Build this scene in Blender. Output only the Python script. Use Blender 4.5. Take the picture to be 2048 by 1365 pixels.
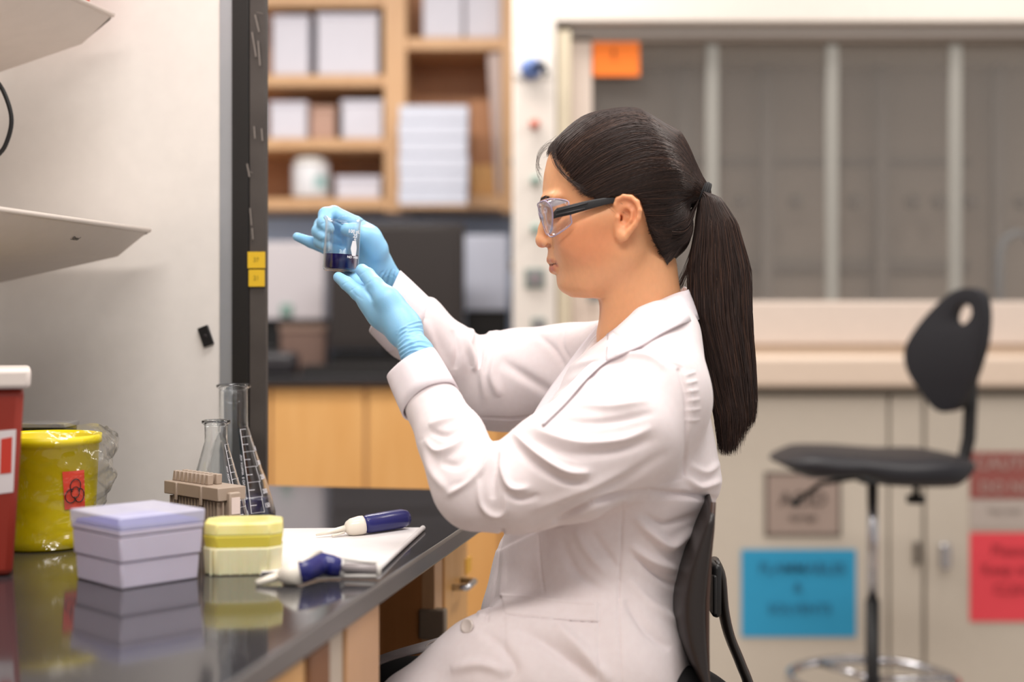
import bpy, bmesh, math, random
import numpy as np
from mathutils import Vector, Matrix
random.seed(7); rng = np.random.default_rng(7)
for o in list(bpy.data.objects): bpy.data.objects.remove(o)
SC = bpy.context.scene
COL = SC.collection
PI = math.pi
# ------------------------------------------------------------------ camera, world, lights, exposure
F = 50/36*2048; EYE = 1.18; HZ = 637.0
cd = bpy.data.cameras.new('camera'); cam = bpy.data.objects.new('camera', cd); COL.objects.link(cam)
cam.location = (0, 0, EYE); cam.rotation_euler = (PI/2, 0, 0)
cd.lens = 50; cd.sensor_width = 36; cd.shift_y = -(682.5-HZ)/2048; cd.clip_start = .05
cd.dof.use_dof = True; cd.dof.focus_distance = 1.80; cd.dof.aperture_fstop = 1.9; cd.dof.aperture_blades = 0
SC.camera = cam
W = bpy.data.worlds.new('world'); SC.world = W; W.use_nodes = True
W.node_tree.nodes['Background'].inputs[0].default_value = (1.0, .95, .92, 1)
W.node_tree.nodes['Background'].inputs[1].default_value = .62
SC.view_settings.view_transform = 'Standard'; SC.view_settings.look = 'None'
SC.view_settings.exposure = 0.0; SC.view_settings.gamma = 1; SC.view_settings.use_curve_mapping = False
def area(name, loc, size, power, col=(1, .93, .87), rot=(0, 0, 0)):
    l = bpy.data.lights.new(name, 'AREA'); l.shape = 'RECTANGLE'; l.size, l.size_y = size; l.energy = power; l.color = col
    o = bpy.data.objects.new(name, l); o.location = loc; o.rotation_euler = rot; COL.objects.link(o); return o
area('ceiling_lamp_above_bench', (.1, 1.5, 2.75), (1.2, .35), 27, (1, .96, .93))
area('ceiling_lamp_behind_camera', (-.2, .2, 2.75), (1.6, .4), 42, (1, .93, .87))
area('ceiling_lamp_above_aisle', (1.4, 2.9, 2.75), (.35, 1.6), 26, (1, .93, .86))
area('ceiling_lamp_above_far_bench', (-.6, 3.7, 2.75), (1.8, .35), 52, (1, .94, .88))

# ------------------------------------------------------------------ measuring helpers
def P(px, py, D): return Vector(((px-1024)/F*D, D, EYE-(py-HZ)/F*D))
def s2l(c):
    c = c/255
    return c/12.92 if c <= .04045 else ((c+.055)/1.055)**2.4
def rgb(c): return (s2l(c[0]), s2l(c[1]), s2l(c[2]), 1)
A0 = math.radians(10.56)
U = Vector((math.sin(A0), math.cos(A0), 0)); V = Vector((-math.cos(A0), math.sin(A0), 0)); K = Vector((0, 0, 1))
CT = .90; TH = .024; E0 = Vector((-.136, 1.52, 0))
def B(u, v, z): return E0+U*u+V*v+K*z            # bench frame: along the bench, into the bench, up
def on_bench(px, py, z=CT):
    D = F*(EYE-z)/(py-HZ); return Vector(((px-1024)/F*D, D, z))

# ------------------------------------------------------------------ materials
MATS = {}
def mat(name, c, rough=.5, metal=0, trans=0, ior=1.45, noise=0, nscale=40, bump=0, bscale=200, alpha=1, sss=0, coat=0, spec=.5, var=None, stretch=None, emis=0, sheen=0):
    if name in MATS: return MATS[name]
    m = bpy.data.materials.new(name); m.use_nodes = True; nt = m.node_tree; b = nt.nodes['Principled BSDF']
    b.inputs['Base Color'].default_value = rgb(c); b.inputs['Roughness'].default_value = rough; b.inputs['Metallic'].default_value = metal
    b.inputs['Transmission Weight'].default_value = trans; b.inputs['IOR'].default_value = ior; b.inputs['Alpha'].default_value = alpha
    b.inputs['Coat Weight'].default_value = coat; b.inputs['Specular IOR Level'].default_value = spec; b.inputs['Sheen Weight'].default_value = sheen
    if sss:
        b.inputs['Subsurface Weight'].default_value = sss; b.inputs['Subsurface Radius'].default_value = (1, .35, .2); b.inputs['Subsurface Scale'].default_value = .006
    if emis: b.inputs['Emission Color'].default_value = rgb(c); b.inputs['Emission Strength'].default_value = emis
    tc = nt.nodes.new('ShaderNodeTexCoord'); mp = nt.nodes.new('ShaderNodeMapping'); nt.links.new(tc.outputs['Object'], mp.inputs[0])
    if stretch: mp.inputs['Scale'].default_value = stretch
    n = nt.nodes.new('ShaderNodeTexNoise'); n.inputs['Scale'].default_value = nscale; n.inputs['Detail'].default_value = 4; nt.links.new(mp.outputs[0], n.inputs[0])
    r = nt.nodes.new('ShaderNodeValToRGB'); nt.links.new(n.outputs[0], r.inputs[0])
    v = var or tuple(max(0, q*(1-.10)) for q in c); am = noise or .35
    r.color_ramp.elements[0].position = .5-am/2*.9; r.color_ramp.elements[1].position = .5+am/2*.9+.05
    r.color_ramp.elements[0].color = rgb(v); r.color_ramp.elements[1].color = rgb(c)
    nt.links.new(r.outputs[0], b.inputs['Base Color'])
    if bump:
        n2 = nt.nodes.new('ShaderNodeTexNoise'); n2.inputs['Scale'].default_value = bscale; nt.links.new(mp.outputs[0], n2.inputs[0])
        bp = nt.nodes.new('ShaderNodeBump'); bp.inputs['Strength'].default_value = bump; bp.inputs['Distance'].default_value = .002
        nt.links.new(n2.outputs[0], bp.inputs['Height']); nt.links.new(bp.outputs[0], b.inputs['Normal'])
    MATS[name] = m; return m
def near(c, k=.985): return tuple(q*k for q in c)
def M(name, c, **k):
    k.setdefault('var', near(c)); return mat(name, c, **k)
wood = mat('maple_wood', (212, 172, 130), rough=.42, var=(198, 154, 112), nscale=9, stretch=(6, 6, .6), noise=.5)
wood_gold = mat('golden_wood', (226, 176, 112), rough=.42, var=(216, 162, 96), nscale=7, stretch=(5, 5, .6), noise=.5)
wood_dark = mat('brown_wood', (140, 92, 52), rough=.5, var=(118, 74, 40), nscale=9, stretch=(6, 6, .6), noise=.5)
epoxy = M('black_epoxy', (50, 49, 52), rough=.08, spec=.6, bump=.02, bscale=30)
epoxy_edge_lit = M('black_epoxy_edge_lit', (96, 92, 90), rough=.35)  # same black epoxy, paler: light on the front face put into the colour
panel_m = M('white_laminate', (232, 226, 220), rough=.55, bump=.03, bscale=60)
shelf_m = M('white_enamel', (214, 203, 194), rough=.45)
alu = M('brushed_aluminium', (176, 180, 186), rough=.4, metal=.6)
black_m = M('black_laminate', (30, 28, 27), rough=.45)
post_m = mat('dark_grey_paint', (80, 74, 70), rough=.5, var=(66, 60, 57), nscale=12)
black_pl = M('black_plastic', (24, 23, 24), rough=.42, bump=.05, bscale=400)
white_pl = M('white_plastic', (232, 228, 222), rough=.35)
cream_pl = M('cream_plastic', (236, 228, 214), rough=.3, coat=.3)
navy_pl = M('navy_plastic', (34, 36, 104), rough=.3, coat=.2)
chrome = M('chrome', (190, 190, 195), rough=.18, metal=1)
steel = M('steel', (120, 112, 104), rough=.4, metal=.8)
paper = M('paper', (222, 217, 216), rough=.85, bump=.1, bscale=90)
ink = M('black_ink', (40, 34, 36), rough=.7)
def film(name, lo, hi, pw, rough=.03, tint=(1, 1, 1), gcol=(1, 1, 1), wr=None):   # thin clear sheet: see-through face-on, reflecting at its edges
    m = bpy.data.materials.new(name); m.use_nodes = True; nt = m.node_tree; nt.nodes.clear(); N = nt.nodes.new; L = nt.links.new
    out, mx, tr, gl, lw, pwn, mr = N('ShaderNodeOutputMaterial'), N('ShaderNodeMixShader'), N('ShaderNodeBsdfTransparent'), N('ShaderNodeBsdfGlossy'), N('ShaderNodeLayerWeight'), N('ShaderNodeMath'), N('ShaderNodeMapRange')
    tr.inputs[0].default_value = (*tint, 1); gl.inputs['Color'].default_value = (*gcol, 1); gl.inputs['Roughness'].default_value = rough
    pwn.operation = 'POWER'; pwn.inputs[1].default_value = pw; mr.inputs['To Min'].default_value = lo; mr.inputs['To Max'].default_value = hi
    L(lw.outputs['Facing'], pwn.inputs[0]); L(pwn.outputs[0], mr.inputs['Value']); L(mr.outputs[0], mx.inputs[0]); L(tr.outputs[0], mx.inputs[1]); L(gl.outputs[0], mx.inputs[2]); L(mx.outputs[0], out.inputs[0])
    if wr:
        tc, n, bp = N('ShaderNodeTexCoord'), N('ShaderNodeTexNoise'), N('ShaderNodeBump'); n.inputs['Scale'].default_value = wr; n.inputs['Distortion'].default_value = 1.5; n.inputs['Detail'].default_value = 3
        bp.inputs['Strength'].default_value = .9; bp.inputs['Distance'].default_value = .006; L(tc.outputs['Object'], n.inputs[0]); L(n.outputs[0], bp.inputs['Height']); L(bp.outputs[0], gl.inputs['Normal']); L(bp.outputs[0], lw.inputs['Normal'])
    return m
real_glass = mat('thick_glass', (250, 252, 252), rough=.0, trans=1, ior=1.45, var=(248, 250, 251))
glass = film('clear_glass', .02, .95, 2.5, .02, (.97, .985, .985))

# ------------------------------------------------------------------ mesh helpers
def bez_poly(pts, n):
    pts = np.array(pts, float); ts = np.linspace(0, len(pts)-1, n); i0 = np.clip(ts.astype(int), 0, len(pts)-2); fr = (ts-i0)[:, None]; g = lambda i: pts[np.clip(i, 0, len(pts)-1)]
    p0, p1, p2, p3 = g(i0-1), g(i0), g(i0+1), g(i0+2); return .5*((2*p1)+(-p0+p2)*fr+(2*p0-5*p1+4*p2-p3)*fr*fr+(-p0+3*p1-3*p2+p3)*fr**3)
class MB:
    def __init__(s): s.v = []; s.f = []
    def add(s, vs, fs):
        o = len(s.v); s.v += [tuple(p) for p in vs]; s.f += [tuple(i+o for i in f) for f in fs]; return s
    def hexa(s, pts): return s.add(pts, [(0, 3, 2, 1), (4, 5, 6, 7), (0, 1, 5, 4), (1, 2, 6, 5), (2, 3, 7, 6), (3, 0, 4, 7)])
    def box(s, lo, hi, fr=None):
        g = fr or (lambda x, y, z: Vector((x, y, z)))
        (a, b, c), (d, e, f) = lo, hi
        return s.hexa([g(a, b, c), g(d, b, c), g(d, e, c), g(a, e, c), g(a, b, f), g(d, b, f), g(d, e, f), g(a, e, f)])
    def lathe(s, prof, c=(0, 0, 0), n=32, ax=None, fn=None):     # profile of (radius, height)
        c = Vector(c); q = Vector(ax or (0, 0, 1)).normalized().to_track_quat('Z', 'Y').to_matrix() if ax else Matrix.Identity(3)
        vs = []
        for r, z in prof:
            for i in range(n):
                a = 2*PI*i/n; p = Vector((r*math.cos(a), r*math.sin(a), z))
                if fn: p = fn(p, a)
                vs.append(c+q@p)
        fs = [(j*n+i, j*n+(i+1) % n, (j+1)*n+(i+1) % n, (j+1)*n+i) for j in range(len(prof)-1) for i in range(n)]
        if prof[0][0] > 0: fs.append(tuple(range(n))[::-1])
        if prof[-1][0] > 0: fs.append(tuple((len(prof)-1)*n+i for i in range(n)))
        return s.add(vs, fs)
    def tube(s, pts, r, n=10, cap=True, flat=None):
        pts = [Vector(p) for p in pts]; m = len(pts); rr = r if hasattr(r, '__len__') else [r]*m
        t0 = (pts[1]-pts[0]).normalized(); up = Vector((0, 0, 1)) if abs(t0.z) < .9 else Vector((0, 1, 0))
        nrm = (up-t0*up.dot(t0)).normalized(); vs = []
        for i in range(m):
            t = (pts[min(i+1, m-1)]-pts[max(i-1, 0)]).normalized(); nrm = (nrm-t*nrm.dot(t)).normalized(); b = t.cross(nrm)
            for k in range(n):
                a = 2*PI*k/n; vs.append(pts[i]+(nrm*math.cos(a)*(flat or 1)+b*math.sin(a))*rr[i])
        fs = [(j*n+i, j*n+(i+1) % n, (j+1)*n+(i+1) % n, (j+1)*n+i) for j in range(m-1) for i in range(n)]
        if cap: fs += [tuple(range(n))[::-1], tuple((m-1)*n+i for i in range(n))]
        return s.add(vs, fs)
    def prism(s, poly, off):
        n = len(poly); off = Vector(off); a = [Vector(p) for p in poly]
        return s.add(a+[p+off for p in a], [tuple(range(n))[::-1], tuple(range(n, 2*n))]+[(i, (i+1) % n, n+(i+1) % n, n+i) for i in range(n)])
    def grid(s, fn, nu, nv):
        vs = [fn(i/nu, j/nv) for j in range(nv+1) for i in range(nu+1)]
        return s.add(vs, [(j*(nu+1)+i, j*(nu+1)+i+1, (j+1)*(nu+1)+i+1, (j+1)*(nu+1)+i) for j in range(nv) for i in range(nu)])
def link_mesh(name, v, f, m, parent=None, smooth=False, bevel=0, seg=2, sub=0, thick=0, fixn=True):
    me = bpy.data.meshes.new(name)
    if isinstance(f, np.ndarray):
        n, k = f.shape; me.vertices.add(len(v)); me.vertices.foreach_set('co', np.asarray(v, np.float32).ravel())
        me.loops.add(n*k); me.loops.foreach_set('vertex_index', f.astype(np.int32).ravel())
        me.polygons.add(n); me.polygons.foreach_set('loop_start', np.arange(0, n*k, k, dtype=np.int32)); me.update(calc_edges=True)
    else:
        me.from_pydata([tuple(p) for p in v], [], f)
        if fixn:
            bm = bmesh.new(); bm.from_mesh(me); bmesh.ops.recalc_face_normals(bm, faces=bm.faces); bm.to_mesh(me); bm.free()
    me.materials.append(m)
    o = bpy.data.objects.new(name, me); COL.objects.link(o)
    if parent is not None:
        o.parent = parent
        if parent.parent is None: o.location = -parent.location
    if thick: q = o.modifiers.new('s', 'SOLIDIFY'); q.thickness = thick; q.offset = 0
    if bevel:
        q = o.modifiers.new('b', 'BEVEL'); q.width = bevel; q.segments = seg; q.limit_method = 'ANGLE'; q.angle_limit = math.radians(35)
    if sub: q = o.modifiers.new('u', 'SUBSURF'); q.levels = sub; q.render_levels = sub
    if smooth or bevel:
        me.polygons.foreach_set('use_smooth', [True]*len(me.polygons))
        if not smooth: me.set_sharp_from_angle(angle=math.radians(35))
    return o
def ob(name, mb, m, parent=None, **k): return link_mesh(name, mb.v, mb.f, m, parent, **k)
def tag(o, label=None, cat=None, group=None, kind=None):
    if label: o['label'] = label
    if cat: o['category'] = cat
    if group: o['group'] = group
    if kind: o['kind'] = kind
    return o
def thing(name, loc, label, cat, group=None):
    o = bpy.data.objects.new(name, None); o.location = loc; o.empty_display_size = .05; COL.objects.link(o); return tag(o, label, cat, group)
def base(o):                                       # put a top-level mesh's origin at its base
    me = o.data; c = np.empty(len(me.vertices)*3, np.float32); me.vertices.foreach_get('co', c); c = c.reshape(-1, 3)
    l = Vector(((c[:, 0].min()+c[:, 0].max())/2, (c[:, 1].min()+c[:, 1].max())/2, c[:, 2].min()))
    me.transform(Matrix.Translation(-l)); o.location = l; return o
def solo(name, mb, m, label, cat, group=None, **k): return base(tag(ob(name, mb, m, **k), label, cat, group))
def struct(name, mb, m, **k): return base(tag(ob(name, mb, m, **k), kind='structure'))
def text(name, s, size, fn, m, parent, ext=.0003, bold=0):
    c = bpy.data.curves.new(name, 'FONT'); c.body = s; c.size = size; c.align_x = 'CENTER'; c.align_y = 'CENTER'; c.offset = bold*size; c.resolution_u = 3
    t = bpy.data.objects.new('t', c); COL.objects.link(t); bpy.context.view_layer.update()
    me = bpy.data.meshes.new_from_object(t.evaluated_get(bpy.context.evaluated_depsgraph_get())); bpy.data.objects.remove(t)
    vs = [fn(v.co.x, v.co.y) for v in me.vertices]; fs = [tuple(p.vertices) for p in me.polygons]
    bpy.data.meshes.remove(me)
    return link_mesh(name, vs, fs, m, parent, thick=ext, fixn=False)

# ------------------------------------------------------------------ signed-distance modelling (surface nets)
def smin(a, b, k):
    if k <= 0: return np.minimum(a, b)
    h = np.maximum(k-np.abs(a-b), 0)/k; return np.minimum(a, b)-h*h*k*.25
class Field:
    def __init__(s, lo, hi, h):
        s.lo = np.array(lo, float); s.h = h; n = np.ceil((np.array(hi)-s.lo)/h).astype(int)+1; s.n = n
        s.ax = [(s.lo[i]+h*np.arange(n[i])).astype(np.float32) for i in range(3)]
        s.d = np.full(n, 9, np.float32)
    def reg(s, lo, hi):
        a = [int(np.clip(math.floor((lo[i]-s.lo[i])/s.h), 0, s.n[i])) for i in range(3)]; b = [int(np.clip(math.ceil((hi[i]-s.lo[i])/s.h)+1, 0, s.n[i])) for i in range(3)]
        sl = tuple(slice(a[i], b[i]) for i in range(3))
        return sl, s.ax[0][sl[0]][:, None, None], s.ax[1][sl[1]][None, :, None], s.ax[2][sl[2]][None, None, :]
    def op(s, fn, lo, hi, k, mode='+'):
        sl, x, y, z = s.reg(np.array(lo)-s.h*3-k, np.array(hi)+s.h*3+k)
        if 0 in s.d[sl].shape: return
        v = fn(x, y, z)
        if mode == '+': s.d[sl] = smin(s.d[sl], v, k)
        elif mode == '-': s.d[sl] = -smin(-s.d[sl], v, k)
        elif mode == '&': s.d[sl] = -smin(-s.d[sl], -v, k)
    def cone(s, a, ra, b, rb, k=.01, mode='+', sq=None):
        a = np.array(a, float); b = np.array(b, float); ab = b-a; L = ab@ab; R = max(ra, rb)*1.02
        def fn(x, y, z):
            x, y, z = x-a[0], y-a[1], z-a[2]
            t = np.clip((x*ab[0]+y*ab[1]+z*ab[2])/L, 0, 1); x, y, z = x-t*ab[0], y-t*ab[1], z-t*ab[2]
            q = x*x+y*y+z*z
            if sq is not None:
                n, f = np.array(sq[0], float), sq[1]; n = n/np.linalg.norm(n); w = x*n[0]+y*n[1]+z*n[2]; q = q+w*w*(1/f**2-1)
                return (np.sqrt(q)-(ra+t*(rb-ra)))*(f if f < 1 else 1)
            return np.sqrt(q)-(ra+t*(rb-ra))
        e = R*(max(1, sq[1]) if sq is not None else 1)
        s.op(fn, np.minimum(a, b)-e, np.maximum(a, b)+e, k, mode)
    def chain(s, pts, rs, k=.01, mode='+', sq=None, kk=.8):
        for i in range(len(pts)-1): s.cone(pts[i], rs[i], pts[i+1], rs[i+1], k if i == 0 else min(k, rs[i]*kk), mode, sq)
    def cyl(s, c, n, R, L, k=.002, mode='-'):        # flat-ended cylinder starting at c along n
        c = np.array(c, float); n = np.array(n, float); n /= np.linalg.norm(n)
        def fn(x, y, z):
            x, y, z = x-c[0], y-c[1], z-c[2]; h = x*n[0]+y*n[1]+z*n[2]; r = np.sqrt(np.maximum(x*x+y*y+z*z-h*h, 0))-R
            return np.maximum(np.maximum(r, -h), h-L)
        e = c+n*L; s.op(fn, np.minimum(c, e)-R, np.maximum(c, e)+R, k, mode)
    def ell(s, c, r, k=.01, mode='+', R=None):
        c = np.array(c, float); r = np.array(r, float); R = np.eye(3) if R is None else np.array(R)
        def fn(x, y, z):
            x, y, z = x-c[0], y-c[1], z-c[2]
            p = [(R[0, i]*x+R[1, i]*y+R[2, i]*z) for i in range(3)]
            k0 = np.sqrt(sum((p[i]/r[i])**2 for i in range(3))); k1 = np.sqrt(sum((p[i]/r[i]**2)**2 for i in range(3)))+1e-9
            return k0*(k0-1)/k1
        s.op(fn, c-r.max(), c+r.max(), k, mode)
    def loft(s, zs, f, b, w, yc, n=2.2, egg=0, k=.01, mode='+', zr=None):   # stacked cross-sections: x from f to b, half width w about yc
        zs = np.array(zs); o = np.argsort(zs); zs = zs[o]; f, b, w = [np.array(q, float)[o] for q in (f, b, w)]
        yc = np.array(yc, float)[o] if hasattr(yc, '__len__') else np.full(len(zs), yc)
        def fn(x, y, z):
            zf = z.ravel(); g = lambda q: np.interp(zf, zs, q)[None, None, :].astype(np.float32)
            F_, B_, W_, C_ = g(f), g(b), g(w), g(yc); cx = (F_+B_)/2; a = (B_-F_)/2
            e = (x-cx)/a; ww = W_*(1+egg*np.clip(e, -1, 1)); q = (np.abs(e)**n+np.abs((y-C_)/ww)**n)**(1/n)
            d = (q-1)*np.minimum(a, ww)
            return np.maximum(d, np.maximum(z-zs[-1], zs[0]-z))
        s.op(fn, (f.min(), (yc-w).min()-.02, zs[0]), (b.max(), (yc+w).max()+.02, zs[-1]), k, mode)
    def blur(s, n=1):
        for _ in range(n):
            for ax in range(3):
                d = s.d; a = np.moveaxis(d, ax, 0); c = a.copy(); c[1:-1] = a[1:-1]*.5+(a[:-2]+a[2:])*.25; s.d = np.moveaxis(c, 0, ax)
    def mesh(s, smooth=2):
        d = np.clip(s.d, -3*s.h, 3*s.h); n = np.array(d.shape)
        d[0], d[-1], d[:, 0], d[:, -1], d[:, :, 0], d[:, :, -1] = [3*s.h]*6
        ins = d < 0
        C = np.zeros(n-1, np.int8)
        for i in (0, 1):
            for j in (0, 1):
                for k in (0, 1): C += ins[i:n[0]-1+i, j:n[1]-1+j, k:n[2]-1+k]
        act = (C > 0) & (C < 8); idx = np.argwhere(act); N = len(idx)
        vid = np.full(n-1, -1, np.int32); vid[act] = np.arange(N)
        cs = {(i, j, k): d[idx[:, 0]+i, idx[:, 1]+j, idx[:, 2]+k] for i in (0, 1) for j in (0, 1) for k in (0, 1)}
        acc = np.zeros((N, 3)); cnt = np.zeros(N)
        for ax in range(3):
            for p in (0, 1):
                for q in (0, 1):
                    a = [p, q]; a.insert(ax, 0); b = [p, q]; b.insert(ax, 1); da, db = cs[tuple(a)], cs[tuple(b)]
                    m = (da < 0) != (db < 0); t = np.where(m, da/np.where(m, da-db, 1), 0)
                    pos = np.tile(np.array(a, float), (N, 1)); pos[:, ax] = t; acc[m] += pos[m]; cnt[m] += 1
        v = s.lo+(idx+acc/cnt[:, None])*s.h
        fs = []
        for ax in range(3):
            o = [q for q in range(3) if q != ax]
            sa = [slice(1, -1)]*3; sb = [slice(1, -1)]*3; sa[ax] = slice(0, -1); sb[ax] = slice(1, None)
            ia, ib = ins[tuple(sa)], ins[tuple(sb)]; e = np.argwhere(ia != ib); flip = ib[tuple(e.T)]
            e = e.copy(); e[:, o[0]] += 1; e[:, o[1]] += 1
            qs = []
            for (p, q) in ((0, 0), (-1, 0), (-1, -1), (0, -1)):
                g = e.copy(); g[:, o[0]] += p; g[:, o[1]] += q; qs.append(vid[tuple(g.T)])
            qd = np.stack(qs, 1)
            if ax == 1: flip = ~flip
            qd[flip] = qd[flip][:, ::-1]; fs.append(qd)
        f = np.concatenate(fs)
        for _ in range(smooth): v = relax(v, f, .5)
        return v, f
def relax(v, f, w=.5):
    acc = np.zeros_like(v); cnt = np.zeros(len(v))
    for k in range(4):
        a, b = f[:, k], f[:, (k+1) % 4]
        for j in range(3): acc[:, j] += np.bincount(a, v[b, j], len(v))+np.bincount(b, v[a, j], len(v))
        cnt += np.bincount(a, minlength=len(v))+np.bincount(b, minlength=len(v))
    return v*(1-w)+w*acc/np.maximum(cnt, 1)[:, None]
def subdiv(v, f):
    n = len(v); e = np.sort(np.concatenate([np.stack([f[:, k], f[:, (k+1) % 4]], 1) for k in range(4)]), 1); key = e[:, 0].astype(np.int64)*n+e[:, 1]
    u, inv = np.unique(key, return_inverse=True); em = (v[u//n]+v[u % n])/2; m = len(f); E = [inv[k*m:(k+1)*m]+n for k in range(4)]; c = np.arange(m)+n+len(u)
    return np.concatenate([v, em, v[f].mean(1)]), np.concatenate([np.stack([f[:, k], E[k], c, E[k-1]], 1) for k in range(4)])
def patch(v, n, poly, amp, soft=1.6, dr=(0, 9)):     # raise the cloth inside an outline
    q = proj(v); P_ = np.array(poly, float); lo, hi = P_.min(0)-9, P_.max(0)+9
    m = np.where((q[:, 0] > lo[0]) & (q[:, 0] < hi[0]) & (q[:, 1] > lo[1]) & (q[:, 1] < hi[1]) & (v[:, 1] > dr[0]) & (v[:, 1] < dr[1]) & (n[:, 1] < .2))[0]
    x = q[m]; d = np.full(len(m), 1e9); ins = np.zeros(len(m), bool)
    for i in range(len(P_)):
        a, b = P_[i], P_[i-1]; ab = b-a; t = np.clip(((x-a)@ab)/(ab@ab), 0, 1); d = np.minimum(d, np.linalg.norm(x-a-t[:, None]*ab, axis=1))
        ins ^= ((a[1] > x[:, 1]) != (b[1] > x[:, 1])) & (x[:, 0] < (b[0]-a[0])*(x[:, 1]-a[1])/(b[1]-a[1]+1e-12)+a[0])
    s = np.where(ins, d, -d); w = np.zeros(len(v)); w[m] = amp/(1+np.exp(-np.clip(s/soft*2.2, -30, 30))); return v+n*w[:, None]
def vnorm(v, f):
    n = np.cross(v[f[:, 2]]-v[f[:, 0]], v[f[:, 3]]-v[f[:, 1]]); o = np.zeros_like(v)
    for k in range(4):
        for j in range(3): o[:, j] += np.bincount(f[:, k], n[:, j], len(v))
    return o/np.maximum(np.linalg.norm(o, axis=1), 1e-12)[:, None]
def proj(v): return np.stack([1024+v[:, 0]/v[:, 1]*F, HZ-(v[:, 2]-EYE)/v[:, 1]*F], 1)
def fold(v, n, strokes, side=-1):                  # press cloth folds (ridges and creases) into the surface along measured lines
    q = proj(v); disp = np.zeros(len(v))
    facing = np.clip(n[:, 1]*side*1.6+.35, 0, 1)
    for st in strokes:
        pts, amp, wd = np.array(st[0], float), st[1], st[2]; dr = st[3] if len(st) > 3 else (0, 9)
        lo, hi = pts.min(0)-3*wd, pts.max(0)+3*wd
        m = np.where((q[:, 0] > lo[0]) & (q[:, 0] < hi[0]) & (q[:, 1] > lo[1]) & (q[:, 1] < hi[1]) & (v[:, 1] > dr[0]) & (v[:, 1] < dr[1]))[0]
        if not len(m): continue
        # smooth the polyline
        ts = np.linspace(0, len(pts)-1, 24); i0 = np.clip(ts.astype(int), 0, len(pts)-2); fr = ts-i0
        g = lambda i: pts[np.clip(i, 0, len(pts)-1)]
        p0, p1, p2, p3 = g(i0-1), g(i0), g(i0+1), g(i0+2); t = fr[:, None]
        c = .5*((2*p1)+(-p0+p2)*t+(2*p0-5*p1+4*p2-p3)*t*t+(-p0+3*p1-3*p2+p3)*t**3)
        dd = np.full(len(m), 1e9); tt = np.zeros(len(m)); x = q[m]
        for i in range(len(c)-1):
            ab = c[i+1]-c[i]; L = ab@ab+1e-9; s_ = np.clip(((x-c[i])@ab)/L, 0, 1); r = np.linalg.norm(x-c[i]-s_[:, None]*ab, axis=1)
            k = r < dd; dd[k] = r[k]; tt[k] = (i+s_[k])/(len(c)-1)
        tp = np.clip(np.sin(PI*np.clip(tt*.96+.02, 0, 1)), 0, 1)**.8 if len(st) < 5 else np.ones(len(m))
        disp[m] += amp*tp*np.exp(-(dd/wd)**2)*facing[m]
    return v+n*disp[:, None]
# ================================================================== THE SETTING
struct('floor', MB().box((-4, -1, -.03), (5, 7.5, 0)), M('grey_vinyl', (170, 160, 150), rough=.35))
wl = MB(); wl.box((-1.6, .745, 0), (1.2, .80, 2.9), B); struct('wall_left', wl, M('wall_paint', (206, 200, 194), rough=.8))
struct('wall_back', MB().box((-4, 5.425, 0), (5, 5.52, 2.9)), M('back_wall_paint', (196, 184, 172), rough=.8))

# partition panel across the bench, with aluminium trim and dark post
uP = .50
def at_bench_v(px, D):                       # v of a point seen at px on the plane across the bench at depth about D
    a = (px-1024)/F; D = (uP+.136*-U.x+1.52*U.y)/(a*U.x+U.y); return (Vector((a*D, D, 0))-E0).dot(V)
vp = {x: at_bench_v(x, 2.07) for x in (440, 466, 500, 533)}
t = thing('partition_panel', B(uP, .4, CT), 'tall white partition panel across the bench edged with a dark post', 'partition')
ob('panel', MB().box((uP, vp[440], CT), (uP+.02, .745, 2.6), B), panel_m, t)
ob('edge_trim', MB().box((uP-.002, vp[466], CT), (uP+.022, vp[440], 2.6), B), alu, t, bevel=.001)
pt = ob('post', MB().box((uP-.006, vp[500], CT), (uP+.022, vp[466], 2.6), B), black_m, t, bevel=.0015)
ob('post_face', MB().box((uP-.004, vp[533], CT), (uP+.008, vp[500], 2.6), B), post_m, t, bevel=.0015)
sm = MB()
for i, (x0, y0, x1, y1) in enumerate([(512, 25, 520, 60), (506, 60, 514, 110), (518, 78, 522, 128), (510, 250, 512, 275), (525, 255, 527, 280), (496, 325, 501, 352), (502, 415, 505, 450), (506, 455, 508, 478), (498, 340, 507, 344), (515, 20, 528, 24)]):
    a, b = (x0, y0), (x1, y1); D = 2.052
    va, vb = at_bench_v(a[0], D), at_bench_v(b[0], D); za, zb = P(0, a[1], D).z, P(0, b[1], D).z
    sm.add([B(uP-.0068, va, za), B(uP-.0068, va-.0022, za), B(uP-.0068, vb-.0022, zb), B(uP-.0068, vb, zb)], [(0, 1, 2, 3)])
ob('tape_residue', sm, M('tape_residue', (128, 120, 114), rough=.8), t, fixn=False)
def sticker(y0, y1, x0, x1, s, lab):
    D = 2.052; v0, v1 = at_bench_v(x0, D), at_bench_v(x1, D); z0, z1 = P(0, y1, D).z, P(0, y0, D).z
    e = thing('sticker', B(uP-.007, (v0+v1)/2, z0), lab, 'sticker')
    ob('sticker_sheet', MB().box((uP-.0075, v1, z0), (uP-.005, v0, z1), B), M('yellow_sticker', (226, 184, 40), rough=.6), e)
    text('lettering', s, .009, lambda x, y: B(uP-.0080, (v0+v1)/2-x, (z0+z1)/2+y), M('olive_ink', (150, 130, 40), rough=.7), e, .0001)
sticker(503, 536, 499, 533, '37', 'yellow square sticker on dark post, the upper one of two')
sticker(539, 573, 501, 532, '21', 'yellow square sticker on dark post, the lower one of two')
mg = MB(); c = Vector((0, 0, 0)); D = 2.05; vm = at_bench_v(413, D); zm = P(0, 673, D).z; a = math.radians(20)
def mf(x, y, z): return B(uP-y, vm-(x*math.cos(a)-z*math.sin(a)), zm+(x*math.sin(a)+z*math.cos(a)))
mg.box((-.0082, 0, -.0145), (.0082, .005, .0145), mf)
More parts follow.
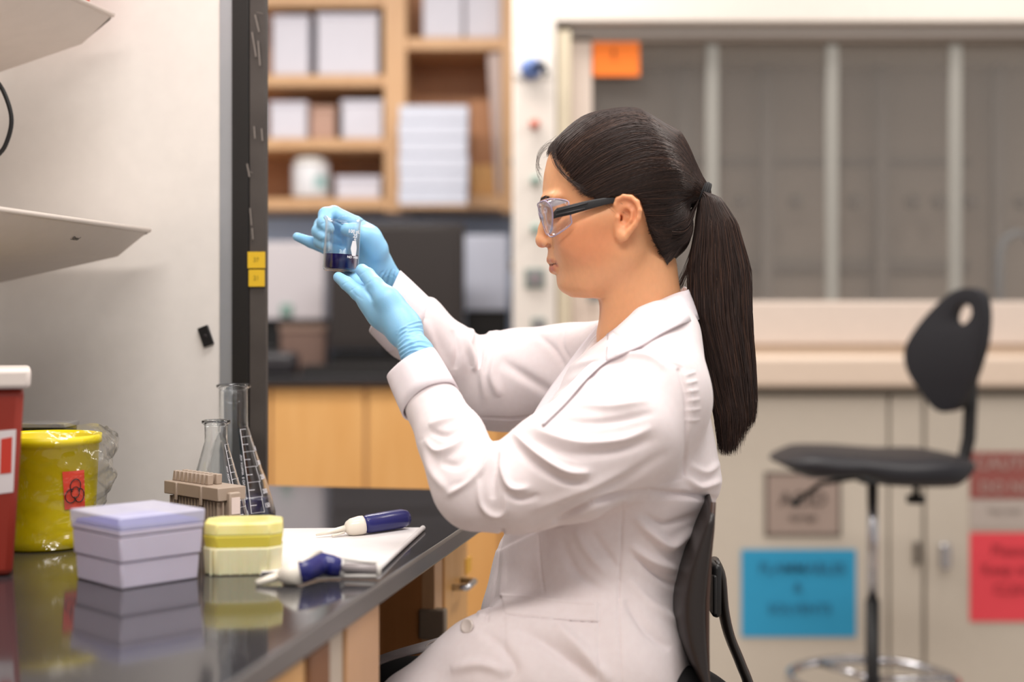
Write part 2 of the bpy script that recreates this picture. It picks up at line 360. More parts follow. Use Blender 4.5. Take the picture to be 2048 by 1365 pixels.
mt_ = thing('magnet', B(uP-.003, vm, zm), 'small black rectangular magnet stuck tilted on the white panel', 'magnet')
ob('magnet_block', mg, black_pl, mt_, bevel=.001)
ob('centre_dimple', MB().lathe([(.0028, 0), (.002, .0006)], B(uP-.0052, vm, zm), 16, ax=-U), ink, mt_)

# the worktop
top = MB(); top.box((-1.5, 0, CT-TH), (.80, .735, CT), B)
o = solo('countertop', top, epoxy, 'glossy black bench worktop running away from the camera', 'countertop', bevel=.004, seg=3)
o.data.materials.append(epoxy_edge_lit)
for p_ in o.data.polygons: p_.material_index = 0 if abs(p_.normal.z) > .5 else 1
# cabinets under the worktop
FW = .0
t = thing('bench_cabinet', B(-.3, .3, 0), 'wooden bench cabinet in the foreground under the black worktop', 'cabinet')
ob('cabinet_body', MB().box((-1.2, .03, .1), (0, .70, CT-TH), B), wood, t)
ob('face_stile', MB().box((-.115, .006, .1), (0, .03, CT-TH), B), M('pale_maple', (206, 160, 118), rough=.4), t, bevel=.001)
ob('filler_strip', MB().box((-.16, .010, .1), (-.118, .03, CT-TH), B), M('pale_filler', (196, 182, 166), rough=.5), t)
d = ob('door', MB().box((-.225, .008, .12), (-.163, .03, CT-TH-.004), B), wood_dark, t, bevel=.002)
d = ob('door', MB().box((-.70, .008, .12), (-.237, .03, CT-TH-.004), B), wood_gold, t, bevel=.002)
ob('handle', MB().tube([B(-.4, .01, .7), B(-.4, -.02, .7), B(-.3, -.02, .7), B(-.3, .01, .7)], .004), steel, d, smooth=True)
RC = .105; u2 = .575
t = thing('bench_cabinet', B(u2+.2, .35, 0), 'golden wooden drawer cabinet under the worktop beyond the knee space', 'cabinet')
ob('cabinet_body', MB().box((u2, RC, .08), (u2+.222, .70, CT-TH), B), mat('side_panel_wood', (196, 136, 82), rough=.5, var=(180, 122, 70), nscale=9, stretch=(6, 6, .6), noise=.5), t)
ob('face_stile', MB().box((u2, RC-.02, .08), (u2+.050, RC, CT-TH), B), wood, t, bevel=.001)
for k, (u0, u1) in enumerate(((u2+.056, u2+.218),)):
    for (z0, z1) in ((.66, CT-TH-.012), (.08, .652)):
        d = ob('drawer' if z0 > .5 else 'door', MB().box((u0, RC-.022, z0), (u1, RC, z1), B), wood_gold, t, bevel=.002)
        um = (u0+u1)/2; zz = (z0+z1)/2 if z0 > .5 else z1-.06
        ob('handle', MB().tube([B(um-.03, RC-.022, zz), B(um-.027, RC-.045, zz), B(um+.027, RC-.045, zz), B(um+.03, RC-.022, zz)], .005), chrome, d, smooth=True)
h = ob('hinge', MB().box((u2-.004, RC-.036, .705), (u2+.016, RC+.004, .750), B), M('hinge_bronze', (136, 122, 106), rough=.5), t, bevel=.003)
ob('bin_label', MB().box((u2+.2, RC-.0235, .765), (u2+.24, RC-.0215, .79), B), M('amber_label', (236, 178, 50)), t)

# wall shelves on the left
def shelf(front, lip, slope, Dend, label):
    a, b = P(*front, Dend), P(*lip, Dend)
    ue = (a-E0).dot(U); va, vb = (a-E0).dot(V), (b-E0).dot(V); za, zb = a.z, b.z
    vw = .745; zw = zb-slope*(vw-vb)
    t = thing('wall_shelf', B(ue-.5, vw, za), label, 'shelf')
    m = MB(); m.prism([B(ue, va, za), B(ue, vb, zb), B(ue, vw, zw), B(ue, vw, za-.004), B(ue, va+.004, za-.004), B(ue, va+.003, za+.001)], -U*1.6)
    ob('shelf_tray', m, shelf_m, t, bevel=.0015)
    ob('front_edge', MB().tube([B(ue, va+.001, za), B(ue-1.6, va+.001, za)], .0035, 8), M('shelf_edge', (226, 214, 204), rough=.35), t, smooth=True)
    return t, ue, va, vb, za, zb
t, ue, va, vb, za, zb = shelf((300, 461), (230, 513), .20, 2.04, 'empty white metal shelf at eye height left of the partition')
def lipf(x, y):                               # text on the sloping lip
    q = .45+y/.06; return B(ue-.17+x, va+(vb-va)*(1-q)-.0008, za+(zb-za)*(1-q)-.0005)
text('lip_marking', 'Steel', .010, lambda x, y: lipf(x, y), ink, t, .0002)
t, ue, va, vb, za, zb = shelf((227, 30), (158, 86), .285, 2.05, 'upper white shelf at the top left corner holding a red box')
t = thing('red_box', B(ue-.1, va+.05, za), 'red plastic box standing on the upper white shelf', 'box')
ob('box_body', MB().box((ue-.20, va+.012, za-.002), (ue-.045, va+.13, za+.10), B), M('red_plastic', (190, 62, 40), rough=.4), t, bevel=.004)
ob('box_lid', MB().box((ue-.205, va+.008, za+.1), (ue-.04, va+.134, za+.118), B), M('red_plastic_lid', (170, 50, 34), rough=.4), t, bevel=.004)
cb = MB(); cb.tube([Vector(p_) for p_ in bez_poly([P(-165, 152, 1.95), P(-95, 146, 1.95), P(-40, 140, 1.95), P(-5, 165, 1.95), P(14, 200, 1.95), P(23, 240, 1.95), P(15, 280, 1.95), P(-4, 310, 1.95), P(-60, 345, 1.95), P(-168, 354, 1.97)], 48)], .0032, 10)
solo('power_cable', cb, black_pl, 'black cable hanging in a loop between the two white shelves', 'cable', smooth=True)

# ================================================================== THINGS ON THE BENCH
# sharps container
c0 = on_bench(29, 1153); cx, cy = c0.x, c0.y
def rbox(w, d, z0, z1, fl, cx, cy, rot, ch=0):   # box flaring by fl towards the top, corner (right, front) at cx, cy
    ca, sa = math.cos(rot), math.sin(rot)
    def q(x, y, z): return Vector((cx+x*ca-y*sa, cy+x*sa+y*ca, z))
    def ring(e, z):
        if ch: P_ = [(-w-e+ch, -e), (e-ch, -e), (e, -e+ch), (e, d+e-ch), (e-ch, d+e), (-w-e+ch, d+e), (-w-e, d+e-ch), (-w-e, -e+ch)]
        else: P_ = [(-w-e, -e), (e, -e), (e, d+e), (-w-e, d+e)]
        return [q(x, y, z) for x, y in P_]
    a, b = ring(0, z0), ring(fl, z1); n = len(a)
    return MB().add(a+b, [tuple(range(n))[::-1], tuple(range(n, 2*n))]+[(i, (i+1) % n, n+(i+1) % n, n+i) for i in range(n)])
red = M('sharps_red', (146, 48, 34), rough=.38, sss=.1)
rt = math.radians(19)
t = thing('sharps_container', (cx-.08, cy+.06, CT), 'dark red sharps container with a white lid at the left edge', 'sharps container')
ob('container_body', rbox(.16, .095, CT, CT+.204, (.012), cx-.002, cy, rt), red, t, bevel=.008, seg=3)
ob('container_lid', rbox(.18, .115, CT+.204, CT+.226, .001, cx+.022, cy-.014, rt), M('lid_white', (226, 214, 206), rough=.4), t, bevel=.005, seg=3)
def shf(x, y, e=.0): # front face coordinates
    ca, sa = math.cos(rt), math.sin(rt); X, Y = x+.011, -.0016-e-.012*(y/.204); return Vector((cx-.006+X*ca-Y*sa, cy+X*sa+Y*ca, CT+y))
lb = ob('label', MB().add([shf(-.075, .085), shf(-.0065, .092), shf(-.0035, .160), shf(-.075, .155)], [(0, 1, 2, 3)]), M('label_white', (222, 212, 212)), t, thick=.0005, fixn=False)
ob('hazard_patch', MB().add([shf(-.020, .112, .0006), shf(-.0085, .113, .0006), shf(-.0075, .152, .0006), shf(-.019, .150, .0006)], [(0, 1, 2, 3)]), M('hazard_red', (200, 60, 44)), lb, fixn=False, thick=.0004)
for k, s in enumerate(('SHARPS', 'Biohazard', 'waste only')):
    text('lettering', s, .009, lambda x, y, k=k: shf(-.045+x, .145-.016*k+y, .0007), M('label_ink', (120, 112, 150)), lb, .0001)
gm = MB()
for k in range(9): gm.add([shf(-.022, .118+k*.009+.045, .0003), shf(-.018, .118+k*.009+.045, .0003), shf(-.018, .1195+k*.009+.045, .0003), shf(-.022, .1195+k*.009+.045, .0003)], [(0, 1, 2, 3)])
# yellow bin in a bag
D = 1.755; c = on_bench(88, HZ+F*.28/D); H = .137
prof = [(.0, 0), (.056, 0), (.0595, .003), (.0605, .012), (.0612, .03), (.0655, H-.012), (.069, H-.010), (.069, H), (.066, H), (.063, H-.004), (.056, .006), (0, .006)]
t = thing('waste_bin', (c.x, c.y, CT), 'bright yellow round bin wrapped in a clear plastic bag', 'bin')
yel = M('yellow_plastic', (236, 214, 10), rough=.35, sss=.05)
ob('bin_body', MB().lathe([(r, z) for r, z in prof], c, 64), yel, t, smooth=True)
def bagf(a, zf, r0):
    w = .7*math.sin(3*a+5*zf)+.6*math.sin(5*a-7*zf)+.35*math.sin(9*a+11*zf)+.12*math.sin(17*a-19*zf+2)
    right = max(0, math.cos(a+.25))**1.5
    r = r0*(1+.02)+.002+right*(.012+.007*math.sin(2.0*zf+3.6))+.0019*w*(1+1.2*right)
    return r
bg = MB()
def bfn(i, j):
    a = i*2*PI; zf = j; z = .004+zf*(H+.004); r0 = np.interp(z, [0, .03, H], [.0605, .0615, .069])
    r = bagf(a, zf*3, r0)*(1 if zf < .94 else 1-(zf-.94)*1.0)
    return c+Vector((r*math.cos(a), r*math.sin(a), z+.0015*math.sin(9*a)*zf))
bg.grid(bfn, 220, 70)
bagm = film('clear_film', .04, .75, 2.2, .12, (.975, .975, .965), (1, .98, .95), 20)
tag(ob('plastic_bag', bg, bagm, t, smooth=True, fixn=False), 'clear crinkled plastic bag')
def binp(a, z, e=.0012):
    r = np.interp(z, [0, .012, .03, H-.012], [.0602, .0607, .0614, .0658])+e; return c+Vector((r*math.cos(a), r*math.sin(a), z))
a0, a1 = -.93, -.47
lm = MB(); lm.grid(lambda i, j: binp(a0+(a1-a0)*i+(.06*(1-j)), .050+.046*j), 8, 6)
lb = ob('hazard_label', lm, M('orange_red', (232, 72, 50), rough=.6), t, fixn=False, smooth=True)
bz = MB()
def bzp(x, y): return binp((a0+a1)/2+.03+x/.050, .070+y*1.5, .0024)
for k in range(3):
    an = PI/2+k*2*PI/3; cx2, cy2 = .0052*math.cos(an), .0052*math.sin(an)
    bz.tube([bzp(cx2+.0055*math.cos(an+q), cy2+.0055*math.sin(an+q)) for q in np.linspace(-2.5, 2.5, 20)], .0006, 6)
bz.tube([bzp(.0045*math.cos(q), .0045*math.sin(q)) for q in np.linspace(0, 2*PI, 20)], .0005, 6)
ob('biohazard_symbol', bz, ink, lb, smooth=True)
# black tray behind the bin
q = on_bench(92, HZ+F*.28/1.93); 
t = thing('storage_box', (q.x-.03, q.y, CT), 'black box with a grey lid standing behind the yellow bin', 'box')
ob('box_body', rbox(.12, .06, CT, CT+.131, 0, q.x+.024, q.y, 0), black_pl, t, bevel=.002)
ob('box_lid', rbox(.124, .064, CT+.131, CT+.137, 0, q.x+.026, q.y-.002, .0), M('grey_lid', (150, 146, 142), rough=.4), t, bevel=.001)
# lilac freezer box
q = on_bench(243, 1181); s = .092; rt2 = math.radians(45.5)
def frz(x, y, z): # corner at q, x to the right, y away-left
    return Vector((q.x+x*math.cos(rt2)-y*math.sin(rt2), q.y+x*math.sin(rt2)+y*math.cos(rt2), z))
def fbox(e0, e1, z0, z1): return MB().hexa([frz(-e0, -e0, z0), frz(s+e0, -e0, z0), frz(s+e0, s+e0, z0), frz(-e0, s+e0, z0), frz(-e1, -e1, z1), frz(s+e1, -e1, z1), frz(s+e1, s+e1, z1), frz(-e1, s+e1, z1)])
lil = M('lilac_plastic', (204, 196, 214), rough=.45, sss=.15)
t = thing('freezer_box', frz(s/2, s/2, CT), 'pale lilac freezer box with a frosted lid on the worktop', 'box')
ob('box_body', fbox(0, .0012, CT, CT+.0275), lil, t, bevel=.002)
ob('body_band', fbox(.0026, .0036, CT+.0275, CT+.0545), lil, t, bevel=.002)
ob('lid_rim', fbox(.0042, .0048, CT+.0545, CT+.0605), lil, t, bevel=.0015)
rk = ob('tube_rack', fbox(.001, .001, CT+.055, CT+.0650), M('violet_rack', (120, 124, 214), rough=.5), t)
frost = mat('frosted_lid', (232, 230, 242), rough=.35, alpha=.58, var=(222, 220, 238))
ob('box_lid', fbox(.0052, .0058, CT+.0605, CT+.0755), frost, t, bevel=.002)
rm = MB()
for i in range(9):
    for j in range(9): rm.lathe([(.0034, 0), (.0034, .002)], frz(.008+i*.009, .008+j*.009, CT+.0752), 10)
# yellow tip box
q2 = on_bench(562, 1150)
rt3 = math.radians(8)
t = thing('tip_box', (q2.x-.045, q2.y+.03, CT), 'translucent box of yellow pipette tips next to the lilac box', 'box')
w, d = .083, .062
mlk = mat('milky_plastic', (240, 234, 198), rough=.3, sss=.3, var=(236, 228, 186))
yl = M('yellow_tip_plastic', (236, 218, 84), rough=.4, sss=.2)
ob('box_base', rbox(w, d, CT, CT+.030, .0015, q2.x, q2.y, rt3, .014), mlk, t, bevel=.002)
ob('tip_tray', rbox(w-.001, d-.001, CT+.030, CT+.043, .002, q2.x, q2.y, rt3, .014), yl, t, bevel=.001)
ob('box_lid', rbox(w+.003, d+.003, CT+.043, CT+.057, -.001, q2.x+.0025, q2.y-.0015, rt3, .014), mat('clear_yellow_lid', (246, 238, 172), rough=.2, sss=.3, var=(240, 228, 138)), t, bevel=.002)
rb = MB()
for i in range(7):
    x = -.012-i*.0105; ca, sa = math.cos(rt3), math.sin(rt3)
    def g(X, Y, Z): return Vector((q2.x+X*ca-Y*sa, q2.y+X*sa+Y*ca, Z))
    rb.box((x-.0008, -.0022, CT+.001), (x+.0008, .002, CT+.029), g)
ob('base_rib', rb, mlk, t)
# grey tube rack
tan = M('taupe_plastic', (168, 150, 134), rough=.45)
ql = Vector(((332-1024)/F*1.79, 1.79, 0)); qr = Vector(((440-1024)/F*1.705, 1.705, 0)); ex = (qr-ql); Lr = ex.length; ex.normalize(); ey = Vector((-ex.y, ex.x, 0))
def rk_(x, y, z): return ql+ex*x+ey*y+K*(CT+z)
t = thing('tube_rack', rk_(Lr/2, .03, 0), 'taupe plastic rack with a scalloped top in front of the flasks', 'rack')
dp = .034; hb = .066
ob('rack_body', MB().box((.010, .006, 0), (Lr-.006, dp-.006, hb-.004), rk_), tan, t, bevel=.001)
fn_ = MB()
for i in range(16):
    x = .008+i*(Lr-.016)/15; fn_.box((x-.0009, .001, .0), (x+.0009, .007, hb-.008), rk_)
for i in range(5):
    y = .006+i*(dp-.012)/4; fn_.box((Lr-.007, y-.0009, 0), (Lr-.002, y+.0009, hb-.008), rk_)
ob('side_rib', fn_, tan, t)
fl = MB().box((0, -.003, hb-.006), (Lr, dp+.003, hb+.010), rk_); fl.box((Lr*.22, -.005, hb-.012), (Lr*.26, -.002, hb+.010), rk_); fl.box((Lr*.68, -.005, hb-.014), (Lr*.72, -.002, hb+.010), rk_)
ob('rack_flange', fl, tan, t, bevel=.001)
th = MB()
for i in range(9):
    x = .008+i*.0092
    for j in range(2):
        y = .006+j*.0125; th.prism([rk_(x-.0036, y, hb+.010), rk_(x+.0036, y, hb+.010), rk_(x+.0028, y+.001, hb+.0225), rk_(x-.0022, y+.001, hb+.0225)], ey*.008)
ob('tube_socket', th, tan, t, bevel=.001)
ob('end_clip', MB().box((Lr-.002, .010, -.0), (Lr+.006, .026, hb+.004), rk_), tan, t, bevel=.002)
el = ob('end_label', MB().box((Lr+.006, .012, hb-.022), (Lr+.0068, .024, hb-.002), rk_), M('rack_label', (226, 208, 200)), t)
# flasks
def flask(cx, D, H, rn, hn, rb_, label, liquid=0, marks=True, a_m=0):
    c = on_bench(cx, HZ+F*.28/D); tk = .0013
    out_ = [(0, .0), (rb_*.92, 0), (rb_, .005), (rb_, .012)]
    n = 10
    for i in range(1, n+1):
        f_ = i/n; z = .012+(H-hn-.012)*f_; r = rb_+(rn-rb_)*f_; out_.append((r+.0015*math.sin(PI*f_)*(1 if f_ < .5 else .3), z))
    out_ += [(rn, H-hn+.008), (rn, H-.008), (rn+.001, H-.006), (rn+.0038, H-.004), (rn+.0038, H-.001), (rn+.002, H)]
    inn = [(rn-tk+.0005, H-.001), (rn-tk, H-.008), (rn-tk, H-hn+.006)]+[(r-tk, z) for r, z in out_[3:3+n][::-1]]+[(rb_-tk-.001, .006), (rb_*.9, .003), (0, .0025)]
    t = thing('erlenmeyer_flask', (c.x, c.y, CT), label, 'flask')
    ob('flask_glass', MB().lathe(out_+inn, c, 48), real_glass, t, smooth=True)
    def rad(z): return float(np.interp(z, [p[1] for p in out_[2:3+n+2]], [p[0] for p in out_[2:3+n+2]]))
    if liquid:
        e = .0003; pr = [(0, .003), (rb_*.9, .0035), (rb_-tk-.0005-e, .0065)]+[(rad(z)-tk-e, z) for z in np.linspace(.012, liquid, 6)]+[(0, liquid)]
        ob('liquid', MB().lathe(pr, c, 48), M('blue_solution', (24, 20, 90), rough=.05, trans=.3), t, smooth=True)
    mk = MB()
    def pt(a, z): r = rad(z)+.0002; return c+Vector((r*math.cos(a), r*math.sin(a), z))
    def strip(a_0, z0, a_1, z1, w=.0009):
        if abs(z1-z0) < 1e-6: mk.add([pt(a_0, z0), pt(a_1, z0), pt(a_1, z0+w), pt(a_0, z0+w)], [(0, 1, 2, 3)])
        else:
            s_ = np.linspace(z0, z1, 8)
            for i in range(7): mk.add([pt(a_0, s_[i]), pt(a_0+w/rad(s_[i]), s_[i]), pt(a_0+w/rad(s_[i+1]), s_[i+1]), pt(a_0, s_[i+1])], [(0, 1, 2, 3)])
    z0, z1 = .016, H-hn-.004; aw = .36
    strip(a_m, z0, a_m, z1)
    for i in range(12):
        z = z0+(z1-z0)*i/11*1.0; strip(a_m, z, a_m+(.022 if i % 2 == 0 else .010)/rad(z), z)
        if i % 2 == 0 and i < 11: strip(a_m+.022/rad(z), z, a_m+.022/rad(z), z+(z1-z0)/11*2)
    ob('graduation_marks', mk, M('white_enamel_print', (226, 224, 228), rough=.5), t, fixn=False)
    for i, s in enumerate(('400', '300', '250', '200', '150')[::-1] if H > .16 else ('200', '150', '100')[::-1]):
        z = z0+.008+(z1-z0)*(i*.17)
        text('volume_number', s, .0085, lambda x, y, z=z: pt(a_m+(.031+x)/rad(z), z+y), MATS['white_enamel_print'], t, .0001, bold=.03)
    text('fine_print', 'STOPPER NO 8  APPROX VOL', .0045, lambda x, y: pt(a_m-(.005-y)/rad((z0+z1)*.45), (z0+z1)*.45+x), MATS['white_enamel_print'], t, .0001)
    return t
flask(467, 1.965, .189, .0196, .058, .0575, 'tall conical flask with dark blue liquid beside the dark post', liquid=.034, a_m=-.95)
flask(432, 1.860, .147, .0148, .028, .0440, 'shorter empty conical flask between the tube rack and taller flask', a_m=-.60)
# paper pad
pp = [on_bench(535, 1064), on_bench(846, 1062), on_bench(757, 1145), on_bench(520, 1152)]
t = thing('paper_pad', (pp[0]+pp[2])/2, 'folded white bench paper with two pipettes lying across it', 'paper')
m = MB()
for k in range(3): m.prism([p+K*(.0016*k+.0002)+Vector((.001*k, -.0012*k, 0)) for p in pp], K*.0013)
ob('folded_sheet', m, paper, t, bevel=.0005)
fo = [pp[1]+K*.0052, pp[2]+K*.0052]; ms = MB()
ms.tube([pp[1]+K*.0035, pp[1]*.5+pp[2]*.5+K*.0032, pp[2]+K*.004], [.0035, .003, .0036], 10); ob('fold_edge', ms, paper, t, smooth=True)
# pipettes
def pip(pts, label):
    """pts: (point, radius) along the axis: tip cone, shaft, white head, blue grip"""
    return label
def pz(px, py, z):
    D = F*(EYE-z)/(py-HZ); return Vector(((px-1024)/F*D, D, z))
zp = CT+.006
t = thing('pipette', pz(700, 1060, zp), 'blue and white pipette lying on the far side of the bench paper', 'pipette')
a = pz(632, 1071, zp+.002); b = pz(690, 1058, zp+.008); c1 = pz(727, 1050, zp+.0115); e = pz(815, 1036, zp+.0125)
dx = (e-a).normalized(); L = (e-a).length
sub_ = lambda f0, z: a.lerp(e, f0)*1.0
ob('tip_cone', MB().tube([a, a.lerp(b, .5), b], [.0012, .003, .0045], 16), cream_pl, t, smooth=True)
ob('ejector_arm', MB().tube([a+Vector((.02, 0, -.001)), b+Vector((0, -.006, -.004))], .0014, 8), cream_pl, t, smooth=True)
ob('shoulder', MB().tube([b, b.lerp(c1, .12), b.lerp(c1, .35), b.lerp(c1, .8), c1], [.0045, .0085, .0112, .0122, .0118], 24), cream_pl, t, smooth=True)
g = ob('grip', MB().tube([c1, c1.lerp(e, .04), c1.lerp(e, .1), c1.lerp(e, .5), c1.lerp(e, .85), c1.lerp(e, .96), e], [.0095, .0105, .0118, .0125, .0125, .0105, .004], 24), navy_pl, t, smooth=True)
ax_ = (e-c1).normalized(); mid = c1.lerp(e, .35); 
text('grip_lettering', 'Pro', .006, lambda x, y: mid+ax_*x+Vector((0, -math.sqrt(max(0, .0124**2-y*y))-.0002, y)), white_pl, g, .0001)
0 and ob('finger_rest', MB().tube([c1.lerp(e, .45)+K*.011, c1.lerp(e, .6)+K*.0142, c1.lerp(e, .9)+K*.0135], [.002, .003, .002], 10), cream_pl, t, smooth=True)
zt = CT+.003
t = thing('pipette', pz(600, 1150, CT), 'blue and white pipette nearer the camera with its tip over the worktop', 'pipette')
a = pz(513, 1167, zt); b = pz(560, 1152, CT+.0085); b2 = pz(600, 1146, CT+.014); k1 = pz(642, 1128, CT+.016); k2 = pz(683, 1136, CT+.012)
ob('tip_cone', MB().tube([a, a.lerp(b, .5), b], [.003, .0042, .0052], 16), cream_pl, t, smooth=True)
ob('shoulder', MB().tube([b, b.lerp(b2, .2), b.lerp(b2, .5), b2], [.0052, .0095, .0118, .0125], 24), cream_pl, t, smooth=True)
ob('grip', MB().tube([b2, b2.lerp(k1, .15), b2.lerp(k1, .6), k1, k1.lerp(k2, .5), k2], [.0115, .0122, .0125, .0125, .0115, .0095], 24), navy_pl, t, smooth=True)
ob('hook_plate', MB().tube([b2+K*.010, b2.lerp(k1, .5)+K*.013, k1+K*.0128], [.003, .0035, .002], 12), cream_pl, t, smooth=True)
k3 = pz(757, 1138, CT+.012)
fm = MB(); r = .0016
c_ = [k2+K*.009, k2-K*.009, k3-K*.0075, k3+K*.0065]
fm.tube([c_[0], c_[1]], .0042, 10); fm.tube([c_[2], c_[3]], .0030, 10); fm.tube([c_[1], c_[2]], .0022, 8); fm.tube([c_[3], c_[0]], .0024, 8)
ob('tip_ejector_frame', fm, white_pl, t, smooth=True)
ob('plunger_rod', MB().tube([k2, k2.lerp(k3, .97)], .0050, 12), M('grey_rod', (160, 152, 152), rough=.35), t, smooth=True)
# ================================================================== BACKGROUND, LEFT: far bench and bookcase
def W3(px, py, D): return P(px, py, D)
def slab(m, x0, y0, x1, y1, D0, D1):     # block whose front face spans the measured rectangle at depth D0
    a, b = P(x0, y1, D0), P(x1, y0, D0); return m.box((a.x, D0, a.z), (b.x, D1, b.z))
DB = 5.1
cz = P(0, 425, DB).z
t = thing('bookcase', (P(700, 0, DB).x, DB+.2, cz), 'open maple shelving with white boxes above the far bench', 'shelving')
ob('back_panel', slab(MB(), 380, -60, 1024, 425, DB+.30, DB+.32), mat('back_panel_wood', (186, 134, 94), rough=.5, var=(172, 120, 82), nscale=9, stretch=(6, 6, .6), noise=.5), t)
for y in (-8, 150, 277, 397): ob('shelf', slab(MB(), 380, y, 778, y+(22 if y > 0 else 20), DB, DB+.30), wood, t, bevel=.003)
for y in (75, 390): ob('shelf', slab(MB(), 812, y, 1024, y+(24 if y < 100 else 28), DB, DB+.30), wood, t, bevel=.003)
ob('upright', slab(MB(), 768, -60, 812, 425, DB-.01, DB+.30), wood, t, bevel=.003)
ob('upright', slab(MB(), 1004, -60, 1030, 425, DB-.01, DB+.30), wood, t, bevel=.003)
wb = M('white_card', (212, 210, 220), rough=.7)
def carton(x0, y0, x1, y1, D, lab, dep=.2, m=None, top=None, name='carton', lid=True):
    g = 'cartons on the far shelving'
    t = thing(name, (P((x0+x1)/2, y1, D).x, D+dep/2, P(0, y1, D).z), lab, 'box', g)
    ob('box_body', slab(MB(), x0, y0+(8 if lid else 0), x1, y1, D, D+dep), m or wb, t, bevel=.004)
    if lid: ob('box_lid', slab(MB(), x0-2, y0, x1+2, y0+10, D-.005, D+dep+.005), m or M('card_lid', (206, 204, 216), rough=.7), t, bevel=.003)
carton(545, 30, 617, 150, DB+.03, 'tall white carton at the left on the top left shelf')
carton(634, 26, 756, 150, DB+.02, 'large white carton beside the upright on the top left shelf')
carton(540, 203, 612, 277, DB+.03, 'white carton at the left on the middle shelf')
carton(620, 212, 670, 277, DB+.08, 'small tan carton between two white ones on the middle shelf', m=M('tan_card', (190, 156, 140), rough=.8))
carton(684, 200, 764, 277, DB+.02, 'white carton beside the upright on the middle shelf')
carton(672, 352, 760, 397, DB+.03, 'low white carton beside the white jar on the lowest shelf')
carton(846, -30, 925, 75, DB+.02, 'tall white carton on the top right shelf, the left of the two')
carton(930, -30, 1002, 75, DB+.04, 'tall white carton on the top right shelf, the right of the two')
q = P(622, 397, DB+.09)
t = thing('jar', q, 'round white jar with a teal label on the lowest shelf', 'jar')
ob('jar_body', MB().lathe([(.066, 0), (.068, .01), (.068, .115), (.06, .122)], q, 32), M('jar_white', (222, 222, 226), rough=.4), t, smooth=True)
ob('jar_lid', MB().lathe([(.064, .12), (.064, .14), (.06, .143)], q, 32), white_pl, t, smooth=True)
ob('jar_label', MB().grid(lambda i, j: q+Vector((.0687*math.cos(-1.3+i*.9), .0687*math.sin(-1.3+i*.9), .03+.05*j)), 8, 1), M('teal_label', (170, 200, 200)), t, fixn=False)
t = thing('paper_stack', P(868, 408, DB-.1), 'tall stack of white paper packs in front of the shelving upright', 'paper stack')
for k in range(6):
    y1 = 410-k*33.3; ob('paper_pack', slab(MB(), 797+(k % 2)*1.5, y1-32.6, 934+(k % 3), y1, DB-.16, DB-.014), M('pack_white', (204, 208, 222), rough=.6), t, bevel=.004)
ob('support_ledge', slab(MB(), 795, 410, 936, 416, DB-.16, DB-.012), wood, t)
t = thing('wooden_box', P(970, 390, DB), 'brown wooden box inside the right hand cubby of the shelving', 'box')
ob('box_body', slab(MB(), 940, 200, 1003, 390, DB+.1, DB+.28), M('mid_wood', (178, 124, 84), rough=.5), t, bevel=.004)
ob('box_front', slab(MB(), 940, 330, 1003, 390, DB+.08, DB+.1), wood_gold, t, bevel=.004)
t = thing('document_folder', P(1000, 230, DB), 'pale grey document folder leaning at the right end of the shelving', 'folder')
ob('folder_cover', MB().prism([P(975, 110, DB+.02), P(1002, 102, DB+.02), P(1002, 389, DB+.02), P(992, 389, DB+.02)], (0, .05, 0)), M('folder_grey', (190, 172, 166), rough=.6), t, bevel=.002)
# blue strip of wall behind and things on the far bench
DF = 4.55
ct = solo('countertop', slab(MB(), 300, 752, 1100, 772, DF, 5.35), M('far_epoxy', (38, 37, 40), rough=.3), 'black worktop of the far bench behind the beaker', 'countertop', bevel=.004)
zt_ = P(0, 752, DF).z
struct('trim_1', MB().box((-1.8, 5.36, zt_-.1), (.4, 5.40, cz)), M('blue_splashback', (206, 224, 252), rough=.6))
t = thing('far_cabinet', P(700, 1000, DF), 'golden maple cabinets under the far bench', 'cabinet')
t.location.z = 0
ob('cabinet_body', MB().box((P(300, 0, DF).x, DF+.05, .1), (P(1100, 0, DF).x, 5.3, P(0, 772, DF).z)), wood, t)
for k, (x0, x1) in enumerate(((300, 534), (540, 727), (733, 1000), (1006, 1100))):
    d = ob('door', MB().box((P(x0, 0, DF).x, DF+.025, .12), (P(x1, 0, DF).x, DF+.05, P(0, 780, DF).z)), wood_gold, t, bevel=.003)
# dark monitor and other equipment
def bl(x0, y0, x1, y1, D, dep, m, par, nm, **k): k.setdefault('bevel', .006); return ob(nm, slab(MB(), x0, y0, x1, y1, D, D+dep), m, par, **k)
dk = M('charcoal_plastic', (50, 44, 43), rough=.5)
zc = lambda D: HZ-(zt_-EYE)/D*F
D = 4.72
t = thing('monitor', P(790, zc(D), D+.1), 'large dark computer monitor standing on the far bench', 'monitor')
bl(658, 446, 928, 700, D, .05, dk, t, 'screen_housing')
bl(668, 452, 918, 690, D-.004, .01, M('dark_screen', (46, 41, 40), rough=.35), t, 'screen')
bl(770, 690, 815, zc(D)-3, D+.06, .04, black_pl, t, 'stand_neck')
bl(662, 702, 926, zc(D), D+.02, .18, black_pl, t, 'stand_foot', bevel=.01)
D = 4.95
t = thing('white_cabinet_unit', P(590, zc(D), D+.1), 'light grey instrument housing on a black base left of the monitor', 'instrument')
bl(500, 484, 648, 640, D, .2, M('instrument_grey', (206, 200, 204), rough=.5), t, 'housing')
bl(500, 640, 660, zc(D), D+.03, .16, black_pl, t, 'black_base')
bl(560, 608, 585, 634, D-.012, .014, M('dull_green', (130, 160, 150)), t, 'indicator')
D = 4.80
t = thing('cardboard_box', P(605, zc(D), D+.05), 'small brown cardboard box on the black base beside the dark post', 'box')
bl(560, 654, 650, zc(D), D, .12, M('cardboard', (120, 96, 86), rough=.8), t, 'box_body')
bl(558, 650, 652, 664, D-.004, .13, M('cardboard_flap', (134, 110, 98), rough=.8), t, 'box_flap', bevel=.002)
